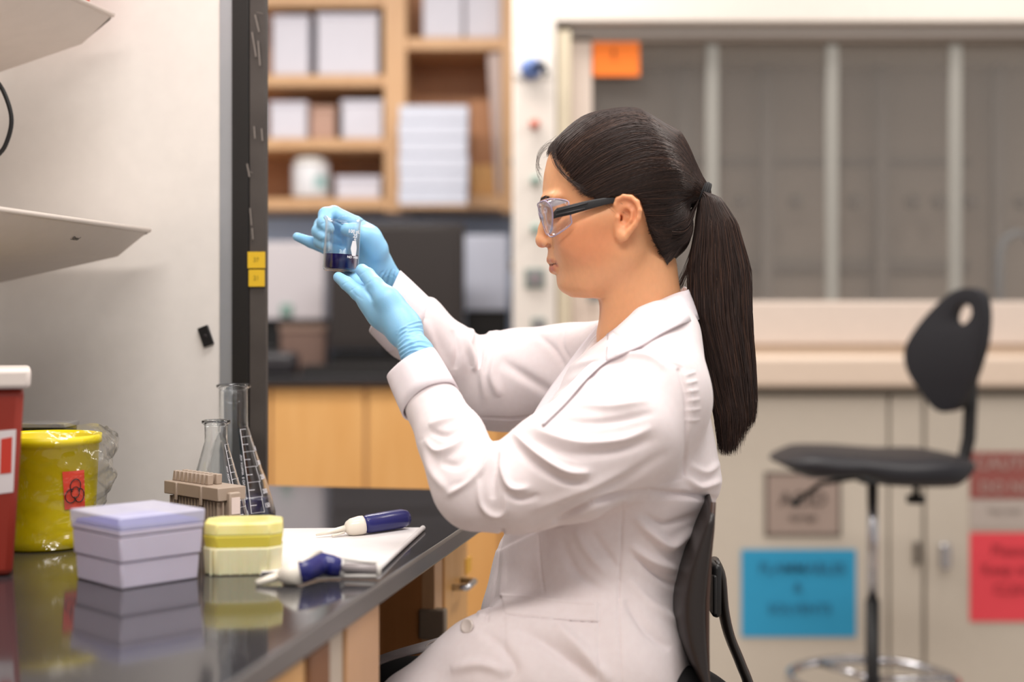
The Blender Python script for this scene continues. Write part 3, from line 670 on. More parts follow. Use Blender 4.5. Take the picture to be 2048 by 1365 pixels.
D = 4.95
t = thing('white_cabinet_unit', P(975, zc(D), D+.1), 'pale blue grey instrument housing right of the monitor', 'instrument')
bl(930, 470, 1016, 622, D, .2, M('instrument_pale', (200, 204, 220), rough=.5), t, 'housing')
bl(930, 622, 1016, zc(D), D+.02, .16, black_pl, t, 'black_base')
D = 4.62
t = thing('keyboard', P(780, zc(D), D), 'black keyboard lying in front of the dark monitor', 'keyboard')
bl(600, zc(D)-16, 930, zc(D), D, .08, black_pl, t, 'key_case', bevel=.003)
km = MB()
for i in range(18):
    for j in range(3):
        x0 = 608+i*17.7; a = P(x0, zc(D)-16, D); km.box((a.x, D+.01+j*.022, a.z), (a.x+.023, D+.028+j*.022, a.z+.006))
ob('keys', km, dk, t)
t = thing('black_case', P(560, zc(4.6), 4.6), 'rounded black case at the left end of the far bench', 'case')
bl(480, 705, 590, zc(4.58), 4.58, .12, M('case_black', (44, 42, 46), rough=.4), t, 'case_body', bevel=.02)
ob('case_handle', MB().tube([P(500, 705, 4.62), P(505, 697, 4.62), P(545, 697, 4.62), P(550, 705, 4.62)], .005, 8), black_pl, t, smooth=True)

# ================================================================== BACKGROUND, RIGHT: fume hood
DH = 4.0
hw = M('hood_white', (222, 214, 206), rough=.5); hb_ = M('hood_beige', (208, 190, 166), rough=.5); hg = M('hood_grey', (158, 150, 140), rough=.5)
t = thing('fume_hood', P(1500, 780, DH+.3), 'wide fume hood with a glass sash and service column behind the woman', 'fume hood')
t.location.z = 0
ob('service_column', slab(MB(), 1026, -60, 1112, 1472, DH-.02, DH+.6), hw, t, bevel=.006)
ob('side_jamb', slab(MB(), 1114, 60, 1142, 785, DH-.01, DH+.5), M('jamb_cream', (206, 194, 170), rough=.5), t, bevel=.004)
ob('side_jamb', slab(MB(), 1142, 82, 1184, 785, DH+.03, DH+.5), M('jamb_pink', (218, 202, 190), rough=.5), t, bevel=.004)
ob('header', slab(MB(), 1108, -80, 2300, 44, DH-.02, DH+.6), hw, t, bevel=.006)
ob('lower_header', slab(MB(), 1140, 44, 2300, 74, DH+.02, DH+.08), M('hood_header_grey', (160, 152, 146), rough=.5), t, bevel=.004)
ob('sash_rail', slab(MB(), 1184, 72, 2300, 84, DH+.03, DH+.05), M('rail_bronze', (120, 108, 98), rough=.35, metal=.4), t)
bx = P(1184, 84, DH+.06); 
ob('back_baffle', MB().box((bx.x, DH+.62, P(0, 785, DH).z), (2.0, DH+.64, P(0, 60, DH).z)), M('baffle_grey', (128, 116, 104), rough=.6), t)
ob('hood_ceiling', MB().box((bx.x, DH+.08, P(0, 60, DH).z), (2.0, DH+.62, P(0, 50, DH).z)), hg, t)
ob('baffle_seam', slab(MB(), 1020, 318, 1940, 330, DH+.60, DH+.625), M('seam_dark', (96, 88, 80), rough=.6), t)
ob('baffle_seam', slab(MB(), 1020, 520, 1940, 542, DH+.59, DH+.625), MATS['seam_dark'], t)
for x in (1425, 1665, 1912): ob('sash_bar', slab(MB(), x-13, 82, x+13, 603, DH+.045, DH+.065), M('sash_bar_grey', (150, 148, 142), rough=.4), t, bevel=.003)
for x in (1370, 1535, 1765, 2000):
    D_ = DH+.55; a = (x-1024)/F*DH/1; ob('baffle_strut', slab(MB(), x-12, 130, x+12, 640, D_, D_+.03), M('strut_grey', (112, 104, 96), rough=.5), t)
sg = mat('sash_glass', (206, 200, 194), rough=.02, alpha=.10, var=(204, 198, 192))
ob('glass_sash', slab(MB(), 1184, 84, 2300, 603, DH+.052, DH+.056), sg, t)
for x in (1480, 1590, 1708, 1822, 1876, 1936, 2040):
    q = P(x, 405, DH+.5); kb = ob('valve_knob', MB().lathe([(.012, 0), (.024, .002), (.026, .02), (.02, .04)], q, 16, ax=(0, -1, 0)), M('knob_dark', (92, 84, 76), rough=.5), t, smooth=True)
ob('sash_handle', slab(MB(), 1184, 603, 2300, 690, DH+.03, DH+.08), M('sash_frame', (216, 200, 188), rough=.45), t, bevel=.006)
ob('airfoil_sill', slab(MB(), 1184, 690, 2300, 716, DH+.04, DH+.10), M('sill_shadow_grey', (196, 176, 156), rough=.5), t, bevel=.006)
ob('airfoil_sill', slab(MB(), 1120, 712, 2300, 776, DH-.05, DH+.5), M('sill_pink', (218, 198, 180), rough=.4), t, bevel=.014, seg=3)
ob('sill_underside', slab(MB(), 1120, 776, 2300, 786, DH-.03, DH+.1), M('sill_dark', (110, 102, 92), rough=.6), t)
# service fittings
fit = ((1062, 138, .030, (96, 120, 176), 'gas_valve'), (1069, 249, .014, (200, 110, 90), 'push_button'), (1071, 362, .013, (120, 150, 140), 'push_button'), (1071, 458, .013, (130, 160, 150), 'push_button'))
for i, (x, y, r, cc, nm) in enumerate(fit):
    q = P(x, y, DH-.02); kb = ob(nm, MB().lathe([(r*.7, 0), (r, .002), (r, .02), (r*.8, .03)], q, 20, ax=(0, -1, 0)), M('fitting_%d_%d_%d' % cc, cc, rough=.4), t, smooth=True)
    if i == 0:
        ob('valve_lever', MB().tube([q+Vector((0, -.03, 0)), q+Vector((.03, -.035, .012)), q+Vector((.045, -.03, -.02))], .008, 8), black_pl, kb, smooth=True)
        ob('valve_plate', MB().box((q.x-.05, DH-.024, q.z-.022), (q.x+.055, DH-.019, q.z+.05)), white_pl, kb)
for (x, y, s_) in ((1070, 557, 20), (1077, 650, 14), (1188, 592, 12)):
    o = ob('power_socket', slab(MB(), x-s_, y-s_, x+s_, y+s_, DH-.028, DH-.015), M('socket_frame', (120, 134, 128), rough=.5), t, bevel=.003)
    ob('socket_face', slab(MB(), x-s_*.6, y-s_*.6, x+s_*.6, y+s_*.6, DH-.032, DH-.02), M('socket_grey', (132, 122, 126), rough=.5), o, bevel=.002)
# cupboard under the hood
cm = M('cupboard_cream', (200, 190, 176), rough=.5)
t = thing('hood_cupboard', (P(1700, 0, DH).x, DH+.3, 0), 'cream metal cupboard under the fume hood covered with signs', 'cupboard')
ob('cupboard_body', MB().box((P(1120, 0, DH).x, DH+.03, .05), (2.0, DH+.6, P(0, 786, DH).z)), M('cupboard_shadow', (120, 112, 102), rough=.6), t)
for (x0, x1) in ((1120, 1776), (1781, 1846), (1852, 2300)):
    d = ob('cupboard_door', MB().box((P(x0, 0, DH).x, DH, .08), (P(x1, 0, DH).x, DH+.03, P(0, 790, DH).z)), cm, t, bevel=.004)
    if x0 == 1852:
        q = P(1888, 1112, DH); ob('handle', MB().box((q.x-.014, DH-.02, q.z-.035), (q.x+.014, DH, q.z+.035)), chrome, d, bevel=.004)
    if x0 == 1781: ob('latch', slab(MB(), 1828, 1085, 1842, 1130, DH-.01, DH), steel, d, bevel=.002)
# signs
def sign(x0, y0, x1, y1, D, col, lab, lines, tc=(40, 60, 80), nm='sign', border=False):
    q = P((x0+x1)/2, y1, D); t = thing(nm, q, lab, 'sign')
    ob('sign_sheet', slab(MB(), x0, y0, x1, y1, D-.003, D-.0005), M('sheet_%d_%d_%d' % col, col, rough=.7), t)
    if border:
        m = MB()
        for (a, b, c_, d_) in ((x0, y0, x1, y0+5), (x0, y1-5, x1, y1), (x0, y0, x0+5, y1), (x1-5, y0, x1, y1)): slab(m, a, b, c_, d_, D-.0045, D-.003)
        ob('sign_border', m, M('border_dark', (84, 74, 68)), t)
    for (s, cx_, cy_, hh) in lines:
        o_ = P(cx_, cy_, D-.006); text('lettering', s, hh/F*D*1.35, lambda x, y, o_=o_: o_+Vector((x, 0, y)), M('ink_%d_%d_%d' % tc, tc, rough=.7), t, .0005, bold=.01)
    return t
sign(1185, 84, 1279, 152, DH+.03, (250, 128, 40), 'orange warning sign at the top corner of the hood', [('!', 1228, 110, 26)], (110, 50, 20))
sign(1483, 1100, 1712, 1275, DH-.001, (44, 152, 196), 'blue paper sign on the cream cupboard door', [('FLAMMABLES', 1605, 1138, 22), ('&', 1596, 1176, 20), ('SOLVENTS', 1600, 1219, 20)], (40, 108, 142))
sign(1530, 945, 1682, 1073, DH-.001, (160, 142, 132), 'grey framed sign behind the stool seat above the blue sign', [('ACID', 1606, 1000, 30), ('storage', 1606, 1035, 14)], (84, 72, 66), border=True)
sign(1940, 905, 2100, 998, DH-.001, (150, 84, 78), 'red and white notice on the right cupboard door', [('CAUTION', 2030, 928, 26), ('DO NOT', 2025, 976, 24)], (176, 150, 142))
sign(1940, 1000, 2100, 1058, DH-.001, (184, 172, 164), 'pale notice strip between the red notice and the pink sign', [('Keep closed', 2010, 1022, 10)], (140, 128, 122))
sign(1940, 1066, 2130, 1244, DH-.001, (232, 72, 84), 'pink paper sign at the right edge of the cupboard', [('Please', 2020, 1102, 22), ('Keep area', 2024, 1140, 22), ('CLEAR', 2030, 1180, 22)], (170, 50, 60))
# gooseneck tap inside the hood
t = thing('gooseneck_tap', P(2000, 600, 4.25), 'grey gooseneck tap inside the hood behind the stool', 'tap')
ob('tap_neck', MB().tube([P(1998, 780, 4.25), P(1997, 560, 4.25), P(1998, 510, 4.25), P(2008, 480, 4.25), P(2030, 466, 4.25), P(2055, 470, 4.25), P(2068, 500, 4.25)], .012, 10), M('tap_grey', (104, 108, 112), rough=.4, metal=.5), t, smooth=True)
ob('tap_base', MB().lathe([(.03, 0), (.03, .02), (.016, .05)], P(1998, 780, 4.25)-K*.0, 16), MATS['tap_grey'], t, smooth=True)

# ================================================================== STOOL at the back right
DS = 3.3; sp = F/DS
t = thing('lab_stool', P(1745, HZ+EYE*sp, DS), 'black lab stool with an open-handled backrest in front of the cupboard', 'stool')
pu = M('black_polyurethane', (25, 24, 30), rough=.5, bump=.04)
def P3(px, py, dy=0): return P(px, py, DS)+Vector((0, dy, 0))
# seat: waisted cushion
sm_ = MB(); xs = np.linspace(0, 1, 40)
def seatp(i, j):
    x = 1540+i*400; yt = np.interp(x, [1540, 1600, 1700, 1780, 1860, 1940], [912, 893, 897, 902, 900, 908]); yb = np.interp(x, [1540, 1600, 1690, 1740, 1800, 1880, 1940], [925, 951, 945, 962, 965, 968, 935])
    hw_ = .20*math.sqrt(max(0, 1-(abs(i*2-1))**3.0))+.004
    a = 2*PI*j; cx_, sx_ = math.cos(a), math.sin(a)
    zt2, zb2 = P3(0, yt).z, P3(0, yb).z; zm2, zh = (zt2+zb2)/2, (zt2-zb2)/2*math.sqrt(max(.02, 1-(abs(i*2-1))**6))
    return Vector((P3(x, 0).x, DS+hw_*np.sign(cx_)*abs(cx_)**.7, zm2+zh*np.sign(sx_)*abs(sx_)**.6))
sm_.grid(seatp, 40, 32); ob('seat', sm_, pu, t, smooth=True, sub=1)
out_ = [(1805, 700), (1812, 745), (1845, 788), (1872, 818), (1900, 826), (1930, 812), (1950, 775), (1968, 730), (1982, 685), (1987, 630), (1980, 592), (1962, 577), (1935, 576), (1905, 588), (1865, 620), (1828, 660)]
hole = [(1914, 640), (1920, 618), (1938, 607), (1955, 612), (1958, 630), (1945, 646), (1926, 650)]
def bk(p, off=0):
    x_ = 1896+(p[0]-1896)*.88; y_ = 700+(p[1]-700)*.99; dy = .9*(1975-x_)/F*DS-.08+off; return P(x_, y_, DS+dy)
bm = bmesh.new()
def ringv(pts, k=4):
    n = len(pts); r = []
    for i in range(n):
        p0, p1, p2, p3 = [np.array(pts[(i+j) % n], float) for j in (-1, 0, 1, 2)]
        for s_ in range(k):
            t_ = s_/k; r.append(tuple(.5*((2*p1)+(-p0+p2)*t_+(2*p0-5*p1+4*p2-p3)*t_*t_+(-p0+3*p1-3*p2+p3)*t_**3)))
    return r
O, Hh = ringv(out_, 4), ringv(hole, 4)
def mkring(pts): 
    vs = [bm.verts.new(bk(p)) for p in pts]; return vs, [bm.edges.new((vs[i], vs[(i+1) % len(vs)])) for i in range(len(vs))]
v1, e1 = mkring(O); v2, e2 = mkring(Hh)
bmesh.ops.triangle_fill(bm, edges=e1+e2, use_beauty=True)
vs = [v.co.copy() for v in bm.verts]; bm.verts.index_update(); fs = [tuple(v.index for v in f.verts) for f in bm.faces]; bm.free()
o = link_mesh('backrest', vs, fs, pu, t, thick=.032, bevel=.012, seg=3)
ob('back_support', MB().tube([P3(1948, 760, .02), P3(1946, 820, .02), P3(1943, 880, .02), P3(1932, 925, .02), P3(1905, 948, .02), P3(1860, 958, .02), P3(1800, 958, .02)], .016, 10, flat=.8), black_pl, t, smooth=True)
ob('mechanism', slab(MB(), 1722, 948, 1880, 970, DS-.05, DS+.05), black_pl, t, bevel=.008)
ob('adjusting_knob', MB().lathe([(.008, 0), (.008, -.025), (.022, -.027), (.022, -.045)], P3(1832, 968), 16), black_pl, t, smooth=True)
ob('height_lever', MB().tube([P3(1715, 955), P3(1640, 968), P3(1600, 1000), P3(1585, 1010)], [.006, .006, .006, .012], 8), black_pl, t, smooth=True)
ob('gas_column', MB().tube([P3(1745, 965), P3(1745, 1205)], .0125, 16), chrome, t, smooth=True)
ob('column_sleeve', MB().tube([P3(1745, 1200), P3(1745, 1560)], .0165, 16), black_pl, t, smooth=True)
rg = MB(); c = P3(1745, 1360)
rg.tube([c+Vector((.19*math.cos(a), .19*math.sin(a), 0)) for a in np.linspace(0, 2*PI, 41)], .011, 8, cap=False)
ob('foot_ring', rg, chrome, t, smooth=True)
sk = MB()
for a in (0, 2*PI/3, 4*PI/3): sk.tube([c, c+Vector((.19*math.cos(a), .19*math.sin(a), 0))], .008, 8)
ob('ring_spoke', sk, chrome, t, smooth=True)
def star(t, cx_, cy_, zc2, rad):
    for k in range(5):
        a = k*2*PI/5+.3; d_ = Vector((math.cos(a), math.sin(a), 0)); c0 = Vector((cx_, cy_, 0))
        l = ob('base_leg', MB().tube([c0+K*zc2, c0+d_*rad*.5+K*(zc2-.01), c0+d_*rad+K*.06], [.022, .018, .013], 8), black_pl, t, smooth=True)
        ob('caster', MB().lathe([(.012, -.018), (.027, -.014), (.027, .014), (.012, .018)], c0+d_*rad+K*.027, 16, ax=Vector((-d_.y, d_.x, 0))), black_pl, l, smooth=True)
star(t, c.x, DS, .11, .28)
# ================================================================== THE WOMAN
def Q(px, py, D=1.80): return np.array(P(px, py, D))
def zy(py, D=1.80): return EYE-(py-HZ)/F*D
def xx(px, D=1.80): return (px-1024)/F*D
YC = 1.80
S = 1.80/F                                    # metres per measured unit on her middle plane
skin = bpy.data.materials.new('skin'); skin.use_nodes = True
nt = skin.node_tree; b = nt.nodes['Principled BSDF']
at = nt.nodes.new('ShaderNodeAttribute'); at.attribute_name = 'tint'
nz = nt.nodes.new('ShaderNodeTexNoise'); nz.inputs['Scale'].default_value = 90; nz.inputs['Detail'].default_value = 5
mxx = nt.nodes.new('ShaderNodeMixRGB'); mxx.blend_type = 'MULTIPLY'; mxx.inputs[0].default_value = .12
nt.links.new(at.outputs['Color'], mxx.inputs[1]); nt.links.new(nz.outputs[0], mxx.inputs[2]); nt.links.new(mxx.outputs[0], b.inputs['Base Color'])
bp = nt.nodes.new('ShaderNodeBump'); bp.inputs['Strength'].default_value = .06; bp.inputs['Distance'].default_value = .001
nz2 = nt.nodes.new('ShaderNodeTexNoise'); nz2.inputs['Scale'].default_value = 900; nt.links.new(nz2.outputs[0], bp.inputs['Height']); nt.links.new(bp.outputs[0], b.inputs['Normal'])
b.inputs['Roughness'].default_value = .46; b.inputs['Subsurface Weight'].default_value = .35
b.inputs['Subsurface Radius'].default_value = (1, .35, .18); b.inputs['Subsurface Scale'].default_value = .008
b.inputs['Specular IOR Level'].default_value = .35
# ---- head
Fh = Field((xx(1060), YC-.105, zy(760)), (xx(1400), YC+.105, zy(205)), .00165)
hp = [ # y, front, back, half width
 (226, 1225, 1262, .018), (234, 1178, 1300, .040), (246, 1150, 1322, .053), (262, 1127, 1336, .062), (290, 1106, 1352, .071), (320, 1094, 1360, .0755), (350, 1087.5, 1362, .0775),
 (380, 1085, 1358, .0765), (400, 1085.5, 1352, .0745), (415, 1090, 1345, .072), (430, 1096, 1336, .0705), (445, 1098, 1326, .070), (460, 1099, 1314, .0685), (480, 1101, 1298, .066),
 (500, 1103, 1280, .0625), (515, 1104, 1266, .0590), (530, 1107, 1255, .0550), (543, 1112, 1246, .0505), (555, 1115, 1236, .0455), (566, 1119, 1226, .040), (576, 1124, 1215, .034), (585, 1133, 1203, .027), (591, 1146, 1190, .017)]
hy, hf, hb2, hw2 = zip(*hp)
Fh.loft([zy(y) for y in hy], [xx(q) for q in hf], [xx(q) for q in hb2], hw2, YC, n=2.25, egg=.18, k=0)
Fh.blur(2)
# neck
Fh.chain([Q(1268, 480), Q(1277, 560), Q(1288, 640), Q(1300, 740)], [.050, .0445, .047, .060], .022, sq=((1, 0, 0), 1.0))
Fh.cone(Q(1298, 500), .018, Q(1290, 640), .030, .02)
Fh.cone(Q(1226, 566), .014, Q(1252, 640), .020, .02)
for sg_ in (-1, 1):
    y = YC+sg_
    Fh.cone(Q(1252, 500)+np.array((0, sg_*.046, 0)), .012, Q(1222, 665)+np.array((0, sg_*.012, 0)), .010, .02)      # neck muscle
    Fh.ell(Q(1160, 478)+np.array((0, sg_*.044, 0)), (.028, .018, .022), .03)                       # cheek
    Fh.cone(Q(1150, 455)+np.array((0, sg_*.050, 0)), .010, Q(1215, 440)+np.array((0, sg_*.066, 0)), .008, .02)      # cheek bone
    Fh.cone(Q(1240, 510)+np.array((0, sg_*.052, 0)), .012, Q(1180, 572)+np.array((0, sg_*.026, 0)), .010, .025)     # jaw
    Fh.ell(Q(1111, 424)+np.array((0, sg_*.032, 0)), (.014, .017, .012), .012, '-')                 # eye socket
    Fh.ell(Q(1119, 424)+np.array((0, sg_*.031, 0)), (.0118, .0135, .0118), .004)                  # eyeball under lids
    Fh.cone(Q(1090, 402)+np.array((0, sg_*.014, 0)), .004, Q(1108, 400)+np.array((0, sg_*.045, 0)), .005, .010)     # brow ridge
# nose
Fh.chain([Q(1094, 416), Q(1093, 436), Q(1089, 458), Q(1084, 477)], [.0055, .006, .0070, .0078], .010)
Fh.ell(Q(1084.5, 485), (.0072, .0085, .0070), .006)
for sg_ in (-1, 1):
    Fh.ell(Q(1098, 488)+np.array((0, sg_*.0115, 0)), (.0085, .0062, .0068), .006)
    Fh.cone(Q(1091, 497)+np.array((0, sg_*.0085, .0)), .0034, Q(1098, 493)+np.array((0, sg_*.0145, 0)), .0036, .001, '-')
    Fh.cone(Q(1110, 480)+np.array((0, sg_*.0190, 0)), .0012, Q(1112, 497)+np.array((0, sg_*.0195, 0)), .0012, .006, '-')
# philtrum, lips, chin
Fh.ell(Q(1106, 510), (.0065, .014, .008), .008)
Fh.chain([Q(1121, 525)+np.array((0, -.0235, 0)), Q(1108, 521)+np.array((0, -.012, 0)), Q(1102.5, 520.5), Q(1108, 521)+np.array((0, .012, 0)), Q(1121, 525)+np.array((0, .0235, 0))], [.0018, .0040, .0052, .0040, .0018], .004)
Fh.chain([Q(1121, 531)+np.array((0, -.0220, 0)), Q(1112, 537)+np.array((0, -.012, 0)), Q(1108, 538.5), Q(1112, 537)+np.array((0, .012, 0)), Q(1121, 531)+np.array((0, .0220, 0))], [.0018, .0045, .0056, .0045, .0018], .004)
mo = [Q(1126, 526.5)+np.array((0, -.0265, 0)), Q(1113, 529.5)+np.array((0, -.0165, 0)), Q(1102, 530.5)+np.array((0, -.006, 0)), Q(1097, 530.5), Q(1102, 530.5)+np.array((0, .006, 0)), Q(1113, 529.5)+np.array((0, .0165, 0)), Q(1126, 526.5)+np.array((0, .0265, 0))]
Fh.chain(mo, [.0017, .0014, .0009, .0005, .0009, .0014, .0017], .0012, '-')
Fh.ell(Q(1147, 569), (.0175, .021, .0125), .014)

# ears
for sg_ in (-1, 1):
    def E(px, py, o=0):
        o = .0735+.0015+max(0, (px-1232)/48)*.0105+o; p_ = Q(px, py, YC-o); p_[1] = YC+sg_*o; return p_
    for (y, a_, b_) in ((397, 1240, 1266), (403, 1233, 1272), (411, 1231, 1277), (420, 1230, 1279), (430, 1231, 1279), (440, 1232, 1275), (449, 1234, 1270), (457, 1236, 1263), (465, 1237, 1257), (473, 1238, 1249)):
        Fh.cone(E(a_+3, y, -.001), .0050, E(b_-4, y, -.0005), .0034, .003)
        Fh.cone(E(a_+3, y, -.0065), .007, E((a_+b_)/2, y, -.007), .005, .004)
    hel = [E(1244, 426, .0005), E(1236, 420, .003), E(1231, 409, .0045), E(1235, 399, .005), E(1247, 393, .005), E(1262, 395, .005), E(1274, 405, .005), E(1279, 421, .005), E(1277, 436, .0045), E(1270, 450, .004), E(1259, 463, .003), E(1250, 474, .002), E(1242, 478, .001)]
    Fh.chain(hel, [.0015, .0024, .0029, .0031, .0032, .0033, .0034, .0034, .0033, .0032, .0036, .0044, .0036], .0015, kk=.5)
    Fh.cone(E(1243, 407, .0062), .0022, E(1260, 406, .0062), .0020, .002, '-'); Fh.chain([E(1262, 407, .0055), E(1270, 420, .006), E(1269, 436, .006), E(1262, 448, .006)], [.0022, .0024, .0022, .0014], .002, '-')
    Fh.ell(E(1252, 428, .0055), (.0075, .0068, .0068), .002, '-'); Fh.ell(E(1249, 441, .0055), (.0068, .0066, .0078), .002, '-')
    Fh.chain([E(1243, 415, .0022), E(1256, 414, .0028), E(1265, 424, .003), E(1263, 440, .0028), E(1254, 452, .0022)], [.0014, .0022, .0024, .0024, .0020], .002, kk=.5)
    Fh.ell(E(1241, 437, .0), (.0026, .009, .0042), .0015, '-')
    Fh.chain([E(1235, 428, .002), E(1236, 436, .0032), E(1236, 444, .002)], [.0022, .0030, .0022], .002)      # tragus
    Fh.cone(E(1243, 467, .001), .0045, E(1242, 473, .0005), .0042, .004)
Fh.cone(Q(1300, 720), .06, Q(1300, 775), .085, .03)
hv, hfc = Fh.mesh(1)
# ---- rest of the body, under the clothes
Fb = Field((-.30, 1.45, .56), (.36, 2.15, zy(700)), .007)
Fb.loft([zy(y) for y in (705, 760, 900, 1050, 1200, 1400, 1560)], [xx(x) for x in (1240, 1190, 1120, 1090, 1100, 1110, 1120)], [xx(x) for x in (1370, 1385, 1390, 1340, 1310, 1350, 1360)], (.12, .145, .13, .115, .125, .155, .15), YC, k=.03)
armsN = [Q(1310, 790, 1.665), Q(1150, 905, 1.615), Q(945, 965, 1.61), Q(848, 755, 1.71), Q(838, 715, 1.74)]
armsF = [Q(1230, 740, 1.96), Q(1100, 770, 2.02), Q(975, 790, 2.03), Q(830, 640, 1.97), Q(795, 590, 1.96)]
for a_ in (armsN, armsF): Fb.chain(a_, [.042, .034, .025, .017, .016], .02)
for (hx, kn, an) in (((1290, 1450, 1.70), (-.20, 1.69, .645), (-.15, 1.69, .30)), ((1290, 1450, 1.90), (-.22, 1.90, .65), (-.15, 1.90, .30))):
    Fb.chain([Q(*hx), np.array(kn), np.array((kn[0]+.02, kn[1], .57))], [.065, .04, .035], .03)
bv, bf = Fb.mesh(2)
allv = np.concatenate([hv, bv]); allf = np.concatenate([hfc, bf+len(hv)])
body = link_mesh('person', allv, allf, skin, smooth=True)
tag(body, 'seated woman in a white lab coat and blue gloves with a long dark ponytail', 'person')
# local skin colours: lips, lids, blush, nostril; painted shade in the mouth crease
q = (allv[:, 0]/S+1024, HZ-(allv[:, 2]-EYE)/S)
base_c = np.array([s2l(233), s2l(172), s2l(127)]); colr = np.tile(base_c, (len(allv), 1))
def spot(px, py, yo, r, c, w):
    global colr
    d = ((q[0]-px)/r[0])**2+((q[1]-py)/r[1])**2+(((np.abs(allv[:, 1]-YC)-yo)/S)/r[2])**2
    a = (np.exp(-d**2)*w)[:, None]; colr = colr*(1-a)+a*np.array([s2l(k) for k in c])
spot(1172, 482, .05, (75, 55, 60), (226, 138, 96), .55)
spot(1086, 490, 0, (14, 14, 20), (218, 122, 92), .5)
spot(1250, 432, .08, (34, 46, 30), (228, 134, 92), .45)
for (x, y, yo, r) in ((1101, 521, 0, (8, 5, 12)), (1108, 522, .010, (10, 5, 12)), (1116, 525, .018, (8, 4, 9)), (1105, 538, 0, (9, 7.5, 12)), (1110, 537, .010, (10, 7.5, 12)), (1117, 532, .018, (7, 5, 9))): spot(x, y, yo, r, (184, 80, 80), .95)
for (x, y, yo) in ((1100, 530.5, .002), (1104, 530.5, .008), (1108, 530, .012), (1112, 529.5, .016), (1116, 529, .019), (1120, 528, .0225), (1124, 526.8, .026)): spot(x, y, yo, (5, 2.2, 7), (104, 40, 38), .8)  # shade of the mouth crease put into the skin colour
ca_ = body.data.color_attributes.new('tint', 'FLOAT_COLOR', 'POINT')
ca_.data.foreach_set('color', np.concatenate([colr, np.ones((len(colr), 1))], 1).astype(np.float32).ravel())
PB = Vector((xx(1290), YC, .56)); body.data.transform(Matrix.Translation(-PB)); body.location = PB
def kid(name, v, f, m, **k): return link_mesh(name, v, f, m, body, smooth=True, **k)
# eyes
em = MB()
for sg_ in (-1, 1):
    em.lathe([(0, -.0112), (.0075, -.0085), (.0112, 0), (.0085, .0075), (.0045, .0104)], Q(1118.5, 424)+np.array((0, sg_*.031, 0)), 20, ax=(-1, 0, -.25))
ob('eye_white', em, M('eye_white', (226, 218, 212), rough=.2), body, smooth=True)
em = MB()
for sg_ in (-1, 1): em.lathe([(.0058, .0096), (.0045, .0108), (0, .0116)], Q(1118.5, 424)+np.array((0, sg_*.031, 0)), 20, ax=(-1, 0, -.25))
ob('iris', em, M('dark_iris', (40, 24, 18), rough=.1), body, smooth=True)
hairm = bpy.data.materials.new('dark_brown_hair'); hairm.use_nodes = True; nt = hairm.node_tree; b = nt.nodes['Principled BSDF']
at = nt.nodes.new('ShaderNodeAttribute'); at.attribute_name = 'tint'; nt.links.new(at.outputs['Color'], b.inputs['Base Color'])
b.inputs['Roughness'].default_value = .47; b.inputs['Specular IOR Level'].default_value = .34; b.inputs['Sheen Weight'].default_value = .0
hair_core = M('hair_core', (36, 26, 23), rough=.55, var=(30, 21, 19))
def strands(name, paths, rad, parent, taper=True, cols=None):
    """one mesh of many thin three-sided hairs; paths: list of (n,3) arrays"""
    V_, F_, C_ = [], [], []; off = 0
    for i, p in enumerate(paths):
        n = len(p); t = np.gradient(p, axis=0); t /= np.linalg.norm(t, axis=1)[:, None]+1e-9
        r0 = np.array((.3, .9, .1)); a = np.cross(t, r0); a /= np.linalg.norm(a, axis=1)[:, None]+1e-9; b_ = np.cross(t, a)
        rr = (rad[i] if hasattr(rad, '__len__') else rad)*(np.clip(np.minimum(np.linspace(.4, 8, n), np.linspace(8, .15, n)), 0, 1) if taper else np.ones(n))
        ring = [p+(a*math.cos(k*2*PI/3)+b_*math.sin(k*2*PI/3))*rr[:, None] for k in range(3)]
        V_.append(np.stack(ring, 1).reshape(-1, 3))
        idx = np.arange(n-1)[:, None]*3+off
        for k in range(3): F_.append(np.concatenate([idx+k, idx+(k+1) % 3, idx+3+(k+1) % 3, idx+3+k], 1))
        c = cols[i] if cols is not None else haircol(); C_.append(np.tile(c, (3*n, 1))); off += 3*n
    o = link_mesh(name, np.concatenate(V_), np.concatenate(F_), hairm, parent, smooth=True)
    ca = o.data.color_attributes.new('tint', 'FLOAT_COLOR', 'POINT'); C_ = np.concatenate(C_)
    ca.data.foreach_set('color', np.concatenate([C_, np.ones((len(C_), 1))], 1).astype(np.float32).ravel()); return o
def haircol():
    u = rng.random(); k = .65+.7*rng.random()
    return np.array([s2l(46), s2l(33), s2l(29)])*k if u < .8 else np.array([s2l(68), s2l(48), s2l(39)])*k
# ---- hair cap
Fc = Field((xx(1070), YC-.11, zy(575)), (xx(1425), YC+.11, zy(205)), .0020)
cp = [(219, 1232, 1262, .020), (223, 1205, 1278, .036), (230, 1172, 1292, .050), (240, 1157, 1306, .060), (252, 1141, 1320, .0675), (272, 1120, 1340, .0755), (292, 1101, 1356, .080), (320, 1090, 1370, .0835), (350, 1086, 1376, .085), (380, 1082, 1374, .084), (410, 1080, 1364, .081),
      (440, 1084, 1360, .077), (465, 1090, 1356, .071), (490, 1100, 1352, .062), (515, 1110, 1348, .052), (540, 1120, 1346, .047), (560, 1120, 1342, .044)]
hy, hf, hb3, hw3 = zip(*cp)
Fc.loft([zy(y) for y in hy], [xx(v_) for v_ in hf], [xx(v_) for v_ in hb3], hw3, YC, n=2.2, egg=.18, k=0); Fc.blur(1)
Fc.cone(Q(1318, 338), .052, Q(1400, 386), .0130, .02)
Fc.ell(Q(1350, 458), (.0215, .034, .034), .012)
Fc.blur(4)
